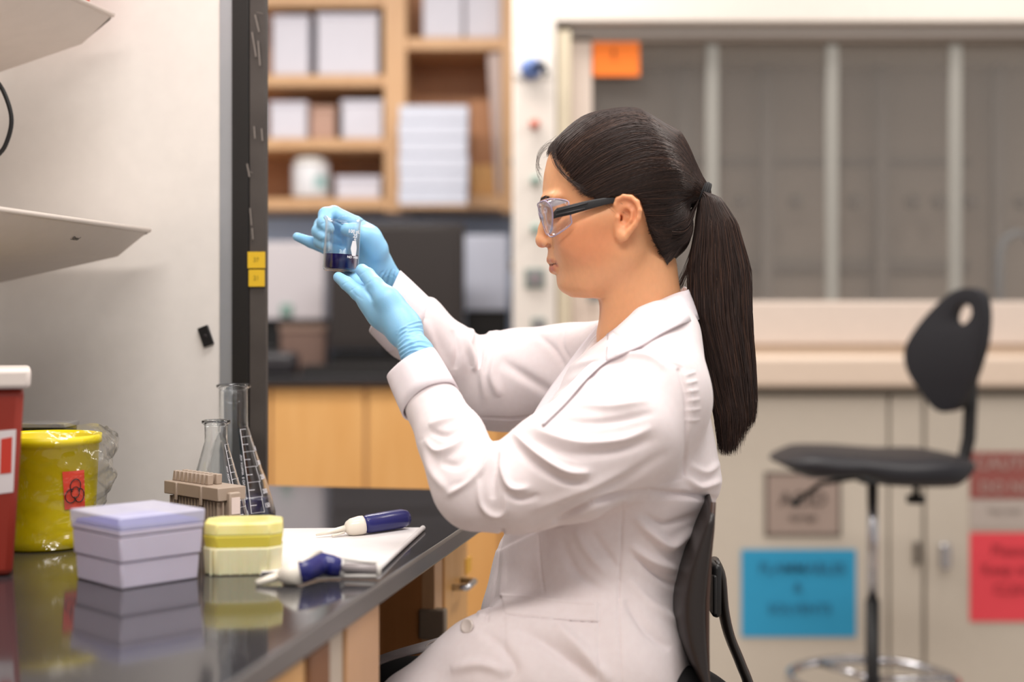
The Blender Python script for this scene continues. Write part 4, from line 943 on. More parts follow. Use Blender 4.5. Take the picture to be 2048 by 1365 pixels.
# cut away the face along the hairline
face_poly = [(1000, 150), (1098, 292), (1106, 318), (1128, 345), (1152, 376), (1172, 394), (1200, 400), (1224, 394), (1240, 385), (1262, 386), (1280, 402), (1290, 430), (1298, 455), (1308, 476), (1322, 500), (1333, 524), (1343, 548), (1350, 700), (1000, 700)]
def hd(a): return float(np.interp(a, [1095, 1190], [1.80, 1.728]))
def polysd(poly):
    pts = np.array([(xx(a, hd(a)), zy(b, hd(a))) for a, b in poly])
    def fn(x, y, z):
        X, Z = np.broadcast_arrays(x[:, 0, :], z[:, 0, :]); d = np.full(X.shape, 9.); s_ = np.ones(X.shape)
        for i in range(len(pts)):
            a, b_ = pts[i], pts[i-1]; ex_, ez = b_-a; wx, wz = X-a[0], Z-a[1]; t_ = np.clip((wx*ex_+wz*ez)/(ex_**2+ez**2), 0, 1)
            d = np.minimum(d, (wx-t_*ex_)**2+(wz-t_*ez)**2)
            c1, c2, c3 = Z >= a[1], Z < b_[1], ex_*wz > ez*wx; k = (c1 & c2 & c3) | (~c1 & ~c2 & ~c3); s_[k] *= -1
        return np.broadcast_to((np.sqrt(d)*s_)[:, None, :], (x.shape[0], y.shape[1], z.shape[2])).astype(np.float32)
    return fn
capF = Fc.d.copy()                                        # uncut field, for laying strands on
Fc.op(polysd(face_poly), Fc.lo, Fc.lo+Fc.n*Fc.h, .012, '-')
cv, cf = Fc.mesh(2)
# comb grooves along the flow towards the tie
tie = Q(1400, 386)
ho = link_mesh('hair', cv, cf, hair_core, body, smooth=True)
def capval(p):
    g = (p-Fc.lo)/Fc.h; g = np.clip(g, 0, Fc.n-1.01); i = g.astype(int); f_ = g-i; r = 0
    for a in (0, 1):
        for b_ in (0, 1):
            for c_ in (0, 1):
                r = r+capF[i[:, 0]+a, i[:, 1]+b_, i[:, 2]+c_]*(f_[:, 0] if a else 1-f_[:, 0])*(f_[:, 1] if b_ else 1-f_[:, 1])*(f_[:, 2] if c_ else 1-f_[:, 2])
    return r
C0 = Q(1275, 400)
def onsurf(d, off=.0):
    lo = np.full(len(d), .02); hi = np.full(len(d), .16)
    for _ in range(22):
        md = (lo+hi)/2; ins_ = capval(C0+d*md[:, None]) < off; lo = np.where(ins_, md, lo); hi = np.where(ins_, hi, md)
    return C0+d*((lo+hi)/2)[:, None]
def unit(v_): return v_/np.linalg.norm(v_, axis=-1, keepdims=True)
hl = np.array([(1215, 226), (1178, 234), (1146, 254), (1118, 276), (1101, 292), (1105, 314), (1127, 341), (1150, 371), (1170, 391), (1198, 398), (1224, 392), (1256, 382), (1284, 402), (1293, 436), (1302, 464), (1313, 486), (1326, 508), (1338, 535)], float)
paths = []; rads = []
tied = unit(tie-C0)
for sd in (-1, 1):
    N_ = 3600 if sd < 0 else 1500
    for i in range(N_):
        s_ = np.interp(rng.random(), [0, .12, .55, .80, 1], [0, 4, 9, 13, 16]); k = min(int(s_), 15); f_ = s_-k; p2 = hl[k]*(1-f_)+hl[min(k+1, len(hl)-1)]*f_
        p2 = p2+rng.normal(size=2)*2.0
        # lateral start: find the surface at this side for this projected point
        st = Q(p2[0], p2[1], hd(p2[0])); ys = np.linspace(.0, .10, 60); pp_ = np.stack([np.full(60, st[0]), YC+sd*ys, np.full(60, st[2])], 1)
        val = capval(pp_); inside = np.where(val < 0)[0]; yy = ys[inside[-1]] if len(inside) else 0
        if s_ < 5 : yy *= rng.random()**.6
        d0 = unit(np.array((st[0], YC+sd*yy, st[2]))-C0)
        back = rng.random()**2*.55 if rng.random() < .5 else 0              # some strands start further back
        n = 20; q_ = rng.random()*2*PI; tied = unit(tie+np.array((.010, .0085*math.cos(q_), .0085*math.sin(q_)))-C0); om = math.acos(np.clip(d0@tied, -.999, .999)); tt = np.linspace(back, 1, n)
        dd = (np.sin((1-tt)*om)[:, None]*d0+np.sin(tt*om)[:, None]*tied)/math.sin(om)
        # bow the flow a little upward over the head, as combed hair
        bow = np.interp(s_, [0, 8, 10.5, 13, 16], [.30, .30, .10, -.10, -.22])*np.sin(PI*tt); dd = unit(dd+np.array((0, 0, 1))*bow[:, None]*np.interp(s_, [3, 6], [.55, 1]))
        p = onsurf(dd, .0004+.0014*rng.random())
        w = (1-tt)**2; ph = rng.random()*6
        m_ = np.clip((tt-.80)/.2, 0, 1)[:, None]**2
        a_ = rng.random()*2*PI; end = tie+np.array((-.002, .011*math.cos(a_), .011*math.sin(a_)))
        paths.append(p); rads.append(.00026+.00034*rng.random())
# underlying bun lobe strands hanging from behind the ear to the tie through the low lobe
for i in range(1100):
    sd = -1 if rng.random() < .65 else 1
    a_ = rng.random(); x0, y0 = 1292+a_*46, 440+a_*90
    st = Q(x0, y0, 1.74); yy = sd*np.interp(y0, [430, 470, 505], [.070, .062, .042])
    low = Q(1362+rng.normal()*8, 480+rng.normal()*12)+np.array((0, yy*.55, 0)); mid2 = Q(1379-rng.random()*12, 450)+np.array((0, yy*.42, 0)); end = tie+np.array((-.004, .008*rng.normal(), -.010))
    p0 = np.array((st[0], YC+yy, st[2])); ts = np.linspace(0, 1, 18)[:, None]
    p = (1-ts)**3*p0+3*(1-ts)**2*ts*low+3*(1-ts)*ts**2*mid2+ts**3*end
    d = unit(p-C0); ps = onsurf(d, .0010+.001*rng.random()); inside = (capval(p) < .001)[:, None]
    p = np.where(inside, ps*1.0, p); paths.append(p); rads.append(.00026+.0003*rng.random())
hs = strands('hair_strands', paths, rads, ho)
# wisps at the forehead and temple
wp = []
def bez(pts, n=22):
    pts = [np.array(p_, float) for p_ in pts]; k = len(pts)-1; t_ = np.linspace(0, 1, n)[:, None]
    return sum(math.comb(k, j)*(1-t_)**(k-j)*t_**j*pts[j] for j in range(k+1))
for i in range(70):
    sd = -1 if i % 3 else 1; o_ = np.array((0, sd*rng.random()*.03, 0)); j = rng.normal(size=8)*5
    if i < 16: wp.append(bez([Q(1118+j[0], 286+j[1])+o_, Q(1095+j[2], 284)+o_, Q(1070+j[3], 300+j[4])+o_, Q(1068+j[5]*.7, 335+j[6])+o_, Q(1082+j[6]*.5, 352+j[7]*2)+o_]))
    else: wp.append(bez([Q(1108+j[0], 292+j[1])+np.array((0, sd*.035, 0)), Q(1098+j[2], 320)+np.array((0, sd*.045, 0)), Q(1108+j[3], 352+j[4])+np.array((0, sd*.056, 0)), Q(1140+j[5], 378+j[6])+np.array((0, sd*.068, 0)), Q(1168+j[6], 396+j[7])+np.array((0, sd*.076, 0))]))
for i in range(320):
    s_ = 4.5+rng.random()*4.2; k = int(s_); f_ = s_-k; p2 = hl[k]*(1-f_)+hl[k+1]*f_+rng.normal(size=2)*5+np.array((-4, 3)); sd = -1 if rng.random() < .7 else 1
    st = Q(p2[0], p2[1], hd(p2[0])); ys = np.linspace(.0, .10, 60); val = capval(np.stack([np.full(60, st[0]), YC+sd*ys, np.full(60, st[2])], 1)); ii = np.where(val < 0)[0]; yy = ys[ii[-1]]-.003 if len(ii) else .03
    p0 = np.array((st[0], YC+sd*yy, st[2])); e = p0+np.array((.035+.02*rng.random(), sd*.012, .012*rng.normal()+.006)); md = (p0+e)/2+np.array((0, sd*.004, .006))
    wp.append(bez([p0, md, e], 10))
strands('loose_hair', wp, .00014, ho)
# ---- ponytail
path = [(1406, 385, 0), (1428, 402, 0), (1438, 450, 0), (1440, 540, 0), (1444, 640, 0), (1455, 740, 0), (1466, 830, 0), (1464, 905, 0)]
wx = [(.010), (.018), (.030), (.036), (.036), (.033), (.026), (.014)]         # half width in x
outL = [1396, 1398, 1392, 1378, 1380, 1408, 1432, 1441]; outR = [1412, 1440, 1472, 1497, 1501, 1507, 1510, 1500]; yy_ = [385, 398, 447, 540, 640, 745, 830, 893]
cx_ = [(a+b_)/2 for a, b_ in zip(outL, outR)]; hx_ = [(b_-a)/2*S for a, b_ in zip(outL, outR)]; hy_ = [.011, .018, .028, .034, .036, .034, .028, .018]
YP = YC-.004
def tailp(t_, u_, a_):
    """t along, u radius 0..1, a angle"""
    i_ = t_*(len(yy_)-1); y_ = np.interp(i_, range(8), yy_); c_ = np.interp(i_, range(8), cx_); h1 = np.interp(i_, range(8), hx_); h2 = np.interp(i_, range(8), hy_)
    return np.stack([xx(c_)+h1*u_*np.cos(a_), YP+h2*u_*np.sin(a_), zy(y_)+0*t_], -1)
core = MB(); core.grid(lambda i, j: tuple(tailp(np.array(j*.90), np.array(.80 if j < .75 else .80-(j-.75)*3.2), np.array(i*2*PI))), 24, 30)
pt_ = ob('ponytail', core, hair_core, body, smooth=True)
paths = []; rads = []
for i in range(5200):
    u_ = math.sqrt(rng.random())*.2+.8 if rng.random() < .8 else rng.random(); a_ = rng.random()*2*PI
    L_ = (.90+.13*rng.random() if rng.random() < .8 else .70+.25*rng.random())-.13*max(-.15, math.cos(a_)*u_+.1)*1.0; n = 26; tt = np.linspace(0, L_, n)
    ph, fr_, am = rng.random()*6, 1+3*rng.random(), .10*rng.random()
    uu = u_*(1+.05*np.sin(fr_*tt*6+ph)); aa = a_+am*np.sin(fr_*tt*5+ph)*tt
    p = tailp(np.clip(tt, 0, 1.0), uu, aa); ex_ = np.clip(tt-1, 0, 1)*.25; p[:, 2] -= ex_
    p[:, 0] += (rng.normal()*.0015)*tt+np.clip(tt-.8, 0, 1)*rng.normal()*.010; p[:, 1] += np.clip(tt-.8, 0, 1)*rng.normal()*.010
    paths.append(p); rads.append(.00026+.0004*rng.random())
for i in range(40):   # stray hairs in front of the tail, behind the neck
    j = rng.normal(size=4)*5; paths.append(bez([Q(1392, 440+j[0]), Q(1390+j[1]*.4, 500), Q(1375+j[2], 545), Q(1352+j[3], 585)], 20)); rads.append(.00022)
strands('ponytail_strands', paths, rads, pt_)
tm = MB(); c_ = Vector(tie)+Vector((.003, 0, -.001)); axn = Vector((.9, 0, -.32)).normalized(); s1 = Vector((0, 1, 0)); s2 = axn.cross(s1)
for k in range(5):
    o_ = c_+axn*(k-2)*.0027; tm.tube([o_+(s1*math.cos(a)+s2*math.sin(a))*(.0142+.0006*(k % 2)) for a in np.linspace(0, 2*PI, 33)], .0019, 8, cap=False)
ob('hair_tie', tm, M('black_elastic', (26, 24, 26), rough=.8), body, smooth=True)
# brows and lashes
bw = []
def front_x(y, z):
    m_ = (np.abs(hv[:, 1]-y) < .002) & (np.abs(hv[:, 2]-z) < .002); return hv[m_, 0].min() if m_.any() else xx(1090)
for sd in (-1, 1):
    for i in range(110):
        a_ = rng.random(); y_ = YC+sd*(.012+.026*a_); z_ = zy(402-3*math.sin(a_*2.6)+rng.normal()*1.2)
        pp_ = [np.array((front_x(y_+sd*k*.003, z_+k*.0004)-.0004, y_+sd*k*.003, z_+k*.0004)) for k in range(3)]; bw.append(np.stack(pp_))
strands('eyebrows', bw, .0003, body, cols=[np.array([s2l(40), s2l(28), s2l(24)])]*len(bw))

# ================================================================== GLOVES
glv = mat('blue_nitrile', (146, 200, 234), rough=.42, sss=.25, var=(138, 193, 229), nscale=30, bump=.06, bscale=700)
def hand(palm, fingers, extra=None, h=.0012, wr=None):
    pts = np.array([p for ch in fingers+[palm] for p in ch[0]]); lo = pts.min(0)-.04; hi = pts.max(0)+.04
    G = Field(lo, hi, h)
    G.chain(palm[0], palm[1], .02, sq=palm[2] if len(palm) > 2 else None)
    for ch in fingers: G.chain(ch[0], ch[1], ch[2] if len(ch) > 2 else .006, kk=.25)
    if extra: extra(G)
    return G.mesh(2)
# near (left) hand: thumb and fingers support the base of the beaker
def nearx(G):
    G.cone(Q(808, 655, 1.762), .0175, Q(776, 600, 1.768), .0130, .014)          # thumb base
    for k in range(4): G.cone(Q(808, 662, 1.79+.010*k), .015, Q(742+5*k, 604-4*k, 1.790+.020*k), .0125, .012)
nh = [([Q(776, 600, 1.768), Q(751, 570, 1.785), Q(735, 551, 1.805), Q(724, 541, 1.820)], [.0128, .0104, .0098, .0084], .008),
      ([Q(744, 608, 1.79), Q(716, 586, 1.80), Q(693, 567, 1.812), Q(677, 555, 1.828)], [.0124, .0100, .0088, .0070], .007),
      ([Q(756, 604, 1.815), Q(732, 582, 1.838), Q(708, 562, 1.858), Q(694, 554.5, 1.878)], [.0128, .0105, .0096, .0078], .006),
      ([Q(760, 600, 1.838), Q(742, 578, 1.866), Q(726, 563, 1.888), Q(714, 556, 1.900)], [.0122, .0100, .0092, .0075], .005),
      ([Q(768, 600, 1.858), Q(756, 582, 1.885), Q(748, 568, 1.902), Q(742, 560, 1.912)], [.0112, .0092, .0084, .0070], .005)]
gv, gf = hand(([Q(850, 755, 1.712), Q(836, 710, 1.738), Q(804, 654, 1.77), Q(772, 620, 1.79), Q(752, 598, 1.80)], [.0195, .0178, .0195, .0225, .0190], ((.3, 1, .3), .95)), nh, nearx)
nn = vnorm(gv, gf); st = []
for k in range(15):                                       # crinkles of the glove round the wrist
    y0 = 648+k*4.9+rng.normal()*.9; sh = k*1.4
    st.append(([(800-8+sh*.2+rng.normal()*2, y0+14), (820, y0-2+rng.normal()*2), (842+rng.normal()*2, y0-6), (862+sh*.3, y0+3+rng.normal()*3)], (.0013 if k % 2 == 0 else -.0009)*min(1, .55+k*.06), 1.6))
for k in range(9): y0 = 640+k*8; st.append(([(792+k*1.5, y0+30), (806+k*2, y0+16), (826+k*2, y0+14)], .0009, 1.5))
st += [([(700, 575), (712, 590), (728, 600)], -.0004, 2), ([(655, 0), (656, 0)], 0, 1), ([(744, 604), (738, 590), (728, 578)], -.0018, 3.5)]
for (x, y) in ((724, 548), (738, 566), (690, 568), (705, 580)): st.append(([(x-7, y+4), (x, y-1), (x+7, y-6)], -.00045, 1.6))
gv = fold(gv, nn, st)
gL = kid('glove', gv, gf, glv)
# far (right) hand: curled round the far side of the beaker, little finger stretched out
def farx(G):
    for k in range(4): G.cone(Q(755, 545, 1.95+.004*k), .0145, Q(726-2*k, 474+19*k, 1.935+.008*k), .0140, .014)
    G.cone(Q(752, 530, 1.94), .0155, Q(740, 478, 1.92), .0140, .014)
fh = [([Q(738, 472, 1.925), Q(712, 448, 1.925), Q(668, 426, 1.925), Q(652, 430, 1.915), Q(648, 446, 1.899), Q(657, 458, 1.892)], [.0130, .0102, .0096, .0103, .0095, .0080], .006),
      ([Q(726, 486, 1.945), Q(690, 460, 1.955), Q(643, 450, 1.932), Q(637, 463, 1.909), Q(650, 474, 1.893)], [.0135, .0105, .0100, .0094, .0080], .005),
      ([Q(724, 500, 1.955), Q(685, 480, 1.96), Q(646, 474, 1.935), Q(640, 484, 1.910), Q(652, 492, 1.895)], [.0130, .0102, .0095, .0088, .0075], .004),
      ([Q(722, 522, 1.96), Q(690, 512, 1.955), Q(655, 498, 1.94), Q(622, 485, 1.93), Q(594, 474, 1.92)], [.0130, .0105, .0088, .0078, .0060], .004),
      ([Q(752, 500, 1.925), Q(728, 472, 1.908), Q(708, 462, 1.902), Q(694, 460, 1.900)], [.0160, .0118, .0105, .0090], .008)]
gv, gf = hand(([Q(802, 600, 1.965), Q(778, 570, 1.96), Q(750, 536, 1.95), Q(732, 496, 1.94)], [.0195, .0185, .0205, .0235], ((.2, 1, .1), .8)), fh, farx)
nn = vnorm(gv, gf); st = []
for k in range(8): st.append(([(752+k*5, 560-k*3+8), (764+k*4.5, 545+k*2), (780+k*3, 560+k*2)], .0006*(1 if k % 2 else -1), 1.8))
for k in range(6): st.append(([(745+k*7, 590-k*2), (757+k*6, 560-k*3), (768+k*4, 540)], .0008*(1 if k % 2 else -.8), 2.0))
for (x, y) in ((646, 447), (640, 462), (643, 481), (652, 468), (655, 455)): st.append(([(x-5, y+2), (x, y), (x+6, y-2)], -.0007, 1.8))
gv = fold(gv, nn, st)
gR = kid('glove', gv, gf, glv)

# ================================================================== LAB COAT
coat = mat('white_cotton', (226, 216, 217), rough=.85, var=(223, 212, 213), nscale=120, bump=.10, bscale=1400, sheen=.15, sss=.04)
Fk = Field((-.24, 1.47, .60), (.345, 2.16, zy(590)), .0036)
tl = [(625, 1262, 1372, .055), (650, 1225, 1383, .090), (680, 1185, 1390, .125), (710, 1160, 1397, .143), (750, 1130, 1405, .152), (800, 1100, 1412, .155), (850, 1068, 1420, .154), (900, 1050, 1430, .153), (955, 1030, 1440, .156),
      (985, 1018, 1432, .154), (1020, 1010, 1412, .150), (1070, 1003, 1392, .148), (1120, 992, 1374, .150), (1160, 980, 1363, .155), (1220, 966, 1362, .162), (1290, 960, 1378, .172), (1365, 960, 1398, .18), (1480, 960, 1412, .185), (1545, 960, 1414, .185)]
ty, tf, tb, tw = zip(*tl)
Fk.loft([zy(y) for y in ty], [xx(v_) for v_ in tf], [xx(v_) for v_ in tb], tw, YC, n=2.15, egg=.05, k=0); Fk.blur(2)
# shoulders
Fk.cone(Q(1322, 662, 1.74), .038, Q(1300, 768, 1.68), .058, .04); Fk.cone(Q(1300, 660, 1.86), .040, Q(1250, 730, 1.94), .062, .05)
# near sleeve
nS = [Q(1305, 805, 1.68), Q(1235, 865, 1.64), Q(1130, 928, 1.615), Q(1030, 977, 1.61), Q(952, 978, 1.615)]
Fk.chain(nS, [.066, .070, .063, .0485, .0455], .026)
Fk.chain([Q(945, 976, 1.615), Q(903, 880, 1.655), Q(868, 812, 1.69), Q(838, 752, 1.718)], [.0475, .0405, .0335, .0305], .008)
# far sleeve
Fk.chain([Q(1235, 735, 1.945), Q(1130, 750, 1.99), Q(1030, 762, 2.02), Q(985, 768, 2.03)], [.062, .066, .066, .064], .03)
Fk.chain([Q(980, 770, 2.03), Q(905, 712, 2.00), Q(828, 655, 1.98), Q(790, 622, 1.965)], [.058, .042, .0465, .043], .012)
# lap over the near thigh, skirt sides
Fk.chain([Q(1200, 1335, 1.68), Q(1065, 1360, 1.665), Q(978, 1358, 1.665), Q(856, 1445, 1.665), Q(800, 1492, 1.67)], [.085, .073, .0640, .0580, .056], .04)
Fk.chain([Q(1200, 1330, 1.92), Q(1060, 1360, 1.92), Q(1010, 1400, 1.92)], [.080, .066, .055], .04)
Fk.blur(1)
# open ends: cuffs and neckline
nN, nF = np.array((-.535, .25, .845)), np.array((-.90, -.10, .445))
CN, CF = Q(826, 731, 1.728), Q(774, 603, 1.962)
Fk.cyl(CN, nN, .050, .06); Fk.cyl(CF, nF, .062, .08)
Fk.chain([Q(860, 800, 1.697), Q(836, 752, 1.718), Q(806, 692, 1.745)], [.026, .0280, .034], .002, '-')
Fk.chain([Q(820, 650, 1.97), Q(789, 620, 1.962), Q(745, 580, 1.95)], [.037, .040, .043], .002, '-')
Fk.chain([Q(1240, 560), Q(1272, 655), Q(1280, 690)], [.060, .048, .038], .012, '-')
Fk.cone(Q(1150, 640), .03, Q(1235, 680), .030, .015, '-')
kv, kf = Fk.mesh(2); kv, kf = subdiv(kv, kf); kv = relax(kv, kf, .5)
nn = vnorm(kv, kf)
NR, FR = (0, 1.84), (1.86, 9)
A_ = .0055
folds = [
 # near sleeve, upper arm
 ([(990, 890), (962, 938), (925, 972), (893, 992)], .0062, 9, NR), ([(1003, 890), (1004, 940), (1022, 976), (1060, 976)], .0065, 9, NR), ([(955, 958), (962, 1008), (988, 1030), (1010, 1024), (1012, 985)], .0045, 8, NR),
 ([(1022, 862), (1072, 906), (1133, 942), (1182, 946)], .0070, 10, NR), ([(1066, 856), (1150, 886), (1240, 880), (1305, 856)], .0055, 12, NR), ([(1140, 808), (1220, 812), (1300, 800)], .0028, 10, NR),
 ([(1000, 905), (985, 950), (985, 1000)], -.0045, 9, NR), ([(1030, 890), (1070, 930), (1130, 965), (1180, 966)], -.0050, 9, NR), ([(1010, 985), (1040, 1000), (1080, 992)], -.0035, 8, NR),
 ([(1060, 878), (1140, 908), (1230, 905), (1310, 880)], -.0042, 11, NR), ([(975, 915), (945, 955), (905, 975)], -.0030, 8, NR), ([(1110, 840), (1200, 846), (1310, 826)], -.0030, 10, NR),
 ([(1060, 1048), (1140, 1008), (1240, 965), (1340, 905)], -.0035, 14, NR), ([(1070, 1020), (1160, 990), (1260, 940)], .0030, 14, NR),
 # forearm
 ([(848, 876), (874, 903), (910, 894), (945, 862)], .0050, 9, NR), ([(856, 852), (882, 842), (925, 828)], .0035, 9, NR), ([(858, 862), (895, 872), (945, 848)], -.0030, 8, NR), ([(842, 880), (862, 940), (895, 985)], .0035, 12, NR), ([(905, 780), (925, 815), (960, 850)], .003, 9, NR), ([(880, 925), (915, 930), (945, 905)], -.003, 10, NR),

 ([(1368, 752), (1392, 744)], .0016, 3.2, NR), ([(1370, 768), (1396, 762)], .0016, 3.2, NR), ([(1372, 785), (1398, 780)], .0016, 3.2, NR), ([(1374, 803), (1400, 799)], .0016, 3.2, NR), ([(1374, 822), (1402, 818)], .0016, 3.2, NR), ([(1374, 842), (1400, 840)], .0016, 3.2, NR),
 # shoulder
 ([(1050, 800), (1120, 745), (1200, 718), (1290, 712), (1330, 735)], .0045, 9, NR), ([(1060, 815), (1130, 770), (1210, 740), (1300, 738)], -.004, 9, NR), ([(1180, 735), (1240, 700), (1320, 690), (1350, 720)], -.003, 8, NR),
 ([(1358, 740), (1372, 800), (1375, 870), (1368, 950)], -.0022, 3.0, NR, 1), ([(1366, 740), (1382, 800), (1384, 870)], .0012, 5, NR),
 # back and armhole puckers
 ([(1370, 955), (1400, 975), (1441, 962)], .005, 9, NR), ([(1380, 930), (1410, 945), (1440, 925)], .0035, 9, NR), ([(1300, 985), (1370, 990), (1435, 1000)], -.006, 7, NR), ([(1180, 1010), (1240, 995), (1310, 985)], -.008, 7, NR),
 ([(1110, 1050), (1150, 1030), (1190, 1008)], -.008, 7, NR), ([(1270, 1035), (1300, 1065), (1340, 1090), (1385, 1060)], .007, 11, NR), ([(1290, 1030), (1330, 1050), (1390, 1030)], -.004, 9, NR),
 ([(1260, 1090), (1300, 1120), (1350, 1140)], .005, 10, NR), ([(1270, 1115), (1310, 1150), (1350, 1175)], -.004, 9, NR), ([(1255, 1160), (1300, 1210), (1350, 1250), (1365, 1300)], .004, 12, NR), ([(1250, 1200), (1290, 1260), (1340, 1300)], -.004, 12, NR),
 ([(1150, 1060), (1180, 1110), (1215, 1150)], .0035, 12, NR), ([(1120, 1070), (1150, 1140), (1200, 1180)], -.003, 12, NR), ([(1180, 1060), (1215, 1110), (1236, 1140)], -.003, 10, NR),
 # seam, dart, placket
 ([(1246, 1020), (1242, 1100), (1238, 1200), (1240, 1300), (1245, 1400)], -.0016, 2.6, NR, 1), ([(1076, 1065), (1080, 1120), (1088, 1190)], -.002, 3, NR), 
 ([(1004, 1066), (996, 1120), (984, 1180), (972, 1240)], -.005, 4, NR, 1), ([(1012, 1090), (1005, 1150), (1000, 1195)], .002, 8, NR),
 ([(1004, 1192), (1060, 1196), (1130, 1202), (1195, 1208)], .0022, 3.0, NR, 1), ([(1010, 1228), (1060, 1236), (1130, 1240), (1195, 1244)], -.0024, 2.6, NR, 1), ([(1197, 1208), (1196, 1290), (1200, 1400)], -.0014, 2.2, NR, 1),
 ([(1035, 1260), (1090, 1285), (1150, 1330), (1190, 1365)], -.006, 18, NR), ([(960, 1260), (1000, 1290), (1030, 1340), (1000, 1370)], -.004, 14, NR), ([(1110, 1250), (1160, 1300), (1220, 1365)], .005, 16, NR), ([(900, 1340), (960, 1330), (1010, 1345)], .004, 14, NR),
 # far sleeve
 ([(925, 652), (935, 690), (950, 730), (945, 740)], .0075, 8, FR), ([(955, 660), (960, 700), (960, 740)], -.006, 7, FR), ([(985, 668), (975, 700), (965, 740), (970, 800)], .005, 10, FR), ([(905, 660), (915, 700), (910, 740)], -.004, 9, FR), ([(1000, 690), (985, 750), (1000, 795)], .0045, 12, FR),
 ([(1000, 720), (1060, 760), (1110, 790)], -.004, 14, FR), ([(1075, 670), (1110, 700), (1130, 740)], -.003, 8, FR), ([(1130, 655), (1125, 690), (1140, 720)], -.0025, 6, FR), ([(960, 835), (1020, 838), (1065, 834)], -.002, 3, FR), ([(850, 640), (870, 700), (905, 760)], .004, 12, FR), ([(835, 640), (848, 690), (880, 750)], -.003, 10, FR), ([(945, 650), (942, 670), (940, 690)], .005, 7, FR), ([(1000, 668), (985, 665), (975, 680)], .006, 8, FR),
]
folds = [(f_[0], f_[1]*1.25, f_[2]*.78)+tuple(f_[3:]) for f_ in folds]
kv = fold(kv, nn, folds)
# soft irregularity of the cloth
kv = kv+nn*((np.sin(kv[:, 0]*47+2*np.sin(kv[:, 2]*23))*np.sin(kv[:, 2]*39+kv[:, 1]*31)+.5*np.sin(kv[:, 0]*83+kv[:, 2]*71+kv[:, 1]*40))*.0011)[:, None]
kv = patch(kv, vnorm(kv, kf), [(1004, 1192), (1100, 1199), (1196, 1208), (1196, 1245), (1110, 1240), (1010, 1230)], .0016, 1.4, NR)
kv = patch(kv, vnorm(kv, kf), [(1010, 1226), (1110, 1236), (1197, 1241), (1198, 1430), (1020, 1430)], .0010, 1.4, NR)
kv = patch(kv, vnorm(kv, kf), [(985, 1064), (1006, 1064), (998, 1130), (988, 1190), (974, 1250), (962, 1250), (945, 1195), (960, 1110)], .0022, 1.6, (1.655, 1.84))
kv = patch(kv, vnorm(kv, kf), [(1246, 1000), (1480, 1000), (1480, 1500), (1242, 1500), (1238, 1200)], .0009, 1.2, NR)
kv = patch(kv, vnorm(kv, kf), [(1100, 600), (1366, 735), (1375, 800), (1378, 880), (1368, 960), (1180, 1010), (1000, 1100), (800, 1100), (800, 600)], -.0012, 1.5, NR)
kv = relax(kv, kf, .35)
lc = kid('lab_coat', kv, kf, coat)
collar_m = mat('white_collar', (230, 221, 225), rough=.85, var=(228, 218, 222), nscale=120, bump=.08, bscale=1400, sss=.04)
def surf_y(px, py, side=-1, dflt=.05):                    # depth of the coat's near surface at a measured point
    qd = proj(kv); m_ = (np.abs(qd[:, 0]-px) < 5) & (np.abs(qd[:, 1]-py) < 5)
    if side < 0: m_ &= kv[:, 1] < 1.86
    return kv[m_, 1].min() if m_.any() else YC-dflt
def strip(name, inner, outer, m, parent, thick=.0022, n=28, sub=0, bulge=.003):
    """a cloth band between two 3-D lines"""
    a = bez_poly(inner, n); b_ = bez_poly(outer, n); mb = MB()
    def g(i, j):
        k = int(round(i*(n-1))); p = a[k]*(1-j)+b_[k]*j; return p+np.array((0, -1, .3))*bulge*math.sin(PI*j)
    mb.grid(lambda i, j: tuple(g(i, j)), n-1, 5); return ob(name, mb, m, parent, thick=thick, smooth=True, fixn=False)
def NP(px, py, o=.003): return Q(px, py, surf_y(px, py)-o)
# collar: stands at the nape, folds over, meets the lapel
inner = [Q(1368, 574, 1.84), Q(1376, 580, 1.79), Q(1352, 588, 1.757), Q(1318, 603, 1.742), Q(1284, 622, 1.738), Q(1250, 645, 1.745), Q(1216, 668, 1.765)]
outer = [Q(1390, 635, 1.85), Q(1397, 640, 1.765), NP(1366, 647, .004), NP(1322, 668), NP(1285, 690), NP(1248, 706), NP(1212, 722)]
cl = strip('collar', inner, outer, collar_m, lc)
inner = [Q(1368, 574, 1.84), Q(1350, 588, 1.87), Q(1300, 612, 1.882), Q(1250, 640, 1.875), Q(1214, 662, 1.85)]
outer = [Q(1390, 635, 1.85), Q(1370, 640, 1.91), Q(1310, 665, 1.93), Q(1250, 690, 1.92), Q(1205, 700, 1.89)]
strip('collar', inner, outer, collar_m, lc)
inner = [Q(1216, 668, 1.765), Q(1180, 715, 1.775), Q(1140, 765, 1.785), Q(1100, 808, 1.79), Q(1066, 845, 1.79)]
outer = [NP(1236, 708), NP(1200, 732), NP(1168, 762), NP(1130, 806), NP(1085, 850)]
strip('lapel', inner, outer, collar_m, lc)
inner = [Q(1214, 662, 1.85), Q(1180, 705, 1.845), Q(1140, 755, 1.83), Q(1100, 804, 1.815), Q(1064, 846, 1.80)]
outer = [Q(1196, 650, 1.885), Q(1165, 690, 1.885), Q(1120, 750, 1.87), Q(1085, 800, 1.85), Q(1058, 846, 1.82)]
strip('lapel', inner, outer, collar_m, lc)
